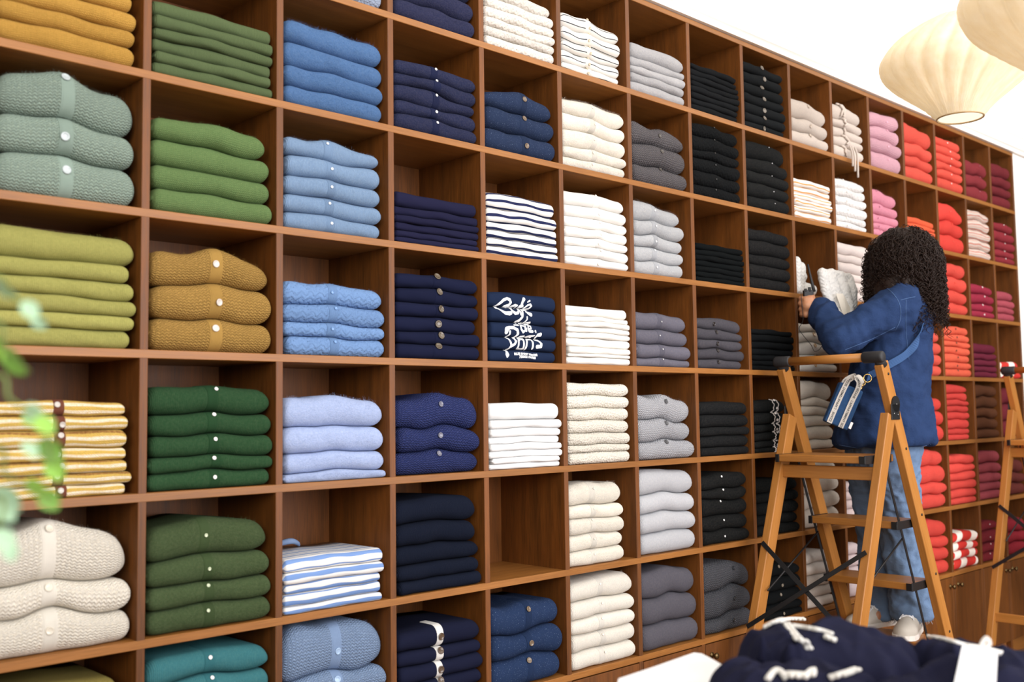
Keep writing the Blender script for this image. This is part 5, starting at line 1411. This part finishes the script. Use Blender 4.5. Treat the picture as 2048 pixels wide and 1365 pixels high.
def pendant(x, y, z, label, seed):
    rt = empty('pendant_lamp', (x, y, z)); rg = np.random.default_rng(seed)
    prof = smooth_path([(0.078, 0, 0.0), (0.120, 0, 0.045), (0.185, 0, 0.098), (0.245, 0, 0.150), (0.268, 0, 0.195), (0.262, 0, 0.235), (0.215, 0, 0.290), (0.140, 0, 0.340), (0.075, 0, 0.372)], 46)
    nA = 20*12; V = []; U = []
    for i, (r, _, zz) in enumerate(prof):
        s = i/(len(prof)-1); env = math.sin(math.pi*min(1, max(0, s)))**0.6
        for j in range(nA):
            th = j/nA*2*math.pi; tw = th-0.55*s; ph = (tw*20/(2*math.pi)) % 1.0
            # panels between pleats: each bellies out and tucks at its pleat
            rr = r*(1-0.075*env*(abs(ph-0.5)*2)**3)+(0.0022*math.sin(tw*100+seed)+0.002*math.sin(tw*140+2*seed))*max(0, 0.75-s)*1.3
            V.append((rr*math.cos(th), rr*math.sin(th), zz)); U.append((th*0.3, zz))
    n = len(prof); Q = [[i*nA+j, i*nA+(j+1) % nA, (i+1)*nA+(j+1) % nA, (i+1)*nA+j] for i in range(n-1) for j in range(nA)]
    mesh_obj('lamp_shade', V, Q, M['silk'], rt, True, U)
    ringp = [(0.079*math.cos(a), 0.079*math.sin(a), -0.001) for a in np.linspace(0, 2*np.pi, 48)]
    v, q = tube_data(ringp, 0.0028, 8); mesh_obj('shade_ring', v, q, plain('ring_wire', 'B09468', 0.4, 0.3), rt)
    v, q = lathe_data([(0.074, 0.001), (0.074, 0.002), (0.01, 0.0025)], 40); mesh_obj('diffuser', v, q, M['diff'], rt)
    v, q = lathe_data([(0.008, 0.12), (0.03, 0.14), (0.042, 0.18), (0.034, 0.215), (0.016, 0.24), (0.014, 0.27)], 20); mesh_obj('bulb', v, q, M['bulb'], rt)
    v, q = lathe_data([(0.018, 0.265), (0.020, 0.27), (0.020, 0.34), (0.076, 0.372), (0.076, 0.376), (0.006, 0.385)], 24); mesh_obj('lamp_holder', v, q, M['paper'], rt)
    tube('cord', [(0, 0, 0.38), (0, 0, 3.975-z)], 0.0035, M['paper'], rt, 8)
    v, q = lathe_data([(0.05, 3.975-z), (0.05, 3.99-z), (0.02, 4.0-z)], 24); mesh_obj('ceiling_rose', v, q, M['paper'], rt)
    ld = bpy.data.lights.new('bulb_light', 'POINT'); ld.energy = 2.8; ld.color = (1.0, 0.92, 0.80); ld.shadow_soft_size = 0.05
    lo = bpy.data.objects.new('bulb_light', ld); COL.objects.link(lo); lo.parent = rt; lo.location = (0, 0, 0.20)
    tag(rt, label, 'lamp', 'pleated silk pendant lamps')
pendant(2.69, -0.76, 2.405, 'pleated cream silk pendant lamp whose lower rim shows in front of the shelves', 1)
pendant(1.64, -1.49, 2.135, 'nearer pleated cream silk pendant lamp cut off by the corner', 2)

# ------------------------------------------------------------------ plant at the near edge
def leaf_mat(h):
    t = NT('leaf_'+h); c = lin(h); t.set(Base_Color=c, Roughness=0.45); t.p.inputs['Specular IOR Level'].default_value = 0.35
    t.p.inputs['Transmission Weight'].default_value = 0.0; t.p.inputs['Subsurface Weight'].default_value = 0.0; return t.m
LM = [leaf_mat('8DBB4E'), leaf_mat('A2C29E'), leaf_mat('76A246')]
M['stem'] = plain('plant_stem', '6A7A3A', 0.6)
plant = empty('potted_plant', (-1.02, -1.22, 0.0)); PL0 = np.array(plant.location)
v, q = lathe_data([(0.10, 0), (0.115, 0.01), (0.14, 0.22), (0.15, 0.27), (0.15, 0.285), (0.135, 0.285), (0.13, 0.25), (0.02, 0.245)], 32); mesh_obj('pot', v, q, plain('terracotta', 'A86A48', 0.8), plant)
stem_top = np.array([-0.90, -1.36, 1.62])
tr = smooth_path([(0, 0, 0.24), (0.02, -0.03, 0.8), (0.07, -0.08, 1.3), tuple(stem_top-PL0)], 30)
tube('stem', tr, np.linspace(0.009, 0.004, 31), M['stem'], plant, 8)
def leaf(c, d, nrm, L, wd, mat):
    d = np.array(d)/np.linalg.norm(d); nrm = np.array(nrm)-d*np.dot(nrm, d); nrm /= np.linalg.norm(nrm); s = np.cross(d, nrm); V = []; Q = []; n = 7
    for i in range(n+1):
        t = i/n; w_ = wd*math.sin(math.pi*min(0.98, t*0.92+0.06))**0.8
        for k in (-1, -0.5, 0, 0.5, 1): V.append(np.array(c)+d*L*t+s*w_*k+nrm*(abs(k)*w_*0.25-0.15*L*t*t))
    for i in range(n):
        for k in range(4): Q.append([i*5+k, i*5+k+1, (i+1)*5+k+1, (i+1)*5+k])
    return mesh_obj('leaf', np.array(V)-PL0, Q, mat, plant)
DL = 0.82
BRN = [([(-60, 640), (10, 700), (60, 745)], [(-10, 690, 60, 0), (30, 728, 58, 2), (18, 715, 46, 0)]),
       ([(-60, 560), (20, 590), (85, 640)], [(12, 580, 52, 1), (60, 620, 44, 1), (78, 645, 36, 1)]),
       ([(-60, 760), (20, 800), (85, 850), (105, 930)], [(68, 826, 44, 1), (90, 850, 46, 0), (100, 900, 56, 2), (104, 912, 42, 0), (58, 842, 34, 2)]),
       ([(-60, 900), (10, 950), (70, 985), (100, 1010)], [(60, 900, 40, 1), (72, 975, 46, 0), (98, 1000, 50, 2), (14, 1000, 64, 1), (8, 1022, 56, 1), (110, 940, 50, 0)]),
       ([(-60, 1000), (0, 1060), (30, 1100)], [(8, 1080, 50, 1), (20, 1105, 40, 1)])]
rgp = np.random.default_rng(4)
for path, lvs in BRN:
    base = np.array(min(tr, key=lambda p: abs(p[2]+PL0[2]-spot(*path[0], DL).z+0.08)))+PL0
    P = [base]+[np.array(spot(x, y, DL+rgp.normal()*0.015)) for x, y in path]
    tube('twig', [tuple(np.array(p)-PL0) for p in smooth_path([tuple(p) for p in P], 24)], np.linspace(0.0022, 0.0010, 25), M['stem'], plant, 6)
    for x, y, s, mi in lvs:
        c = np.array(spot(x, y, DL+rgp.normal()*0.02)); k = DL/FPX
        ang = rgp.uniform(-1.2, 1.2)
        d = np.array(R0)*math.cos(ang)*0.8+np.array([0, 0, -1.0])*(0.4+0.5*rgp.random())
        d = d/np.linalg.norm(d); L = s*k*1.0
        leaf(c-d*L*0.5, d, -np.array(F0)+rgp.normal(size=3)*0.4, L, L*0.40, LM[mi])
tag(plant, 'leafy green plant reaching in at the near edge, out of focus', 'plant')
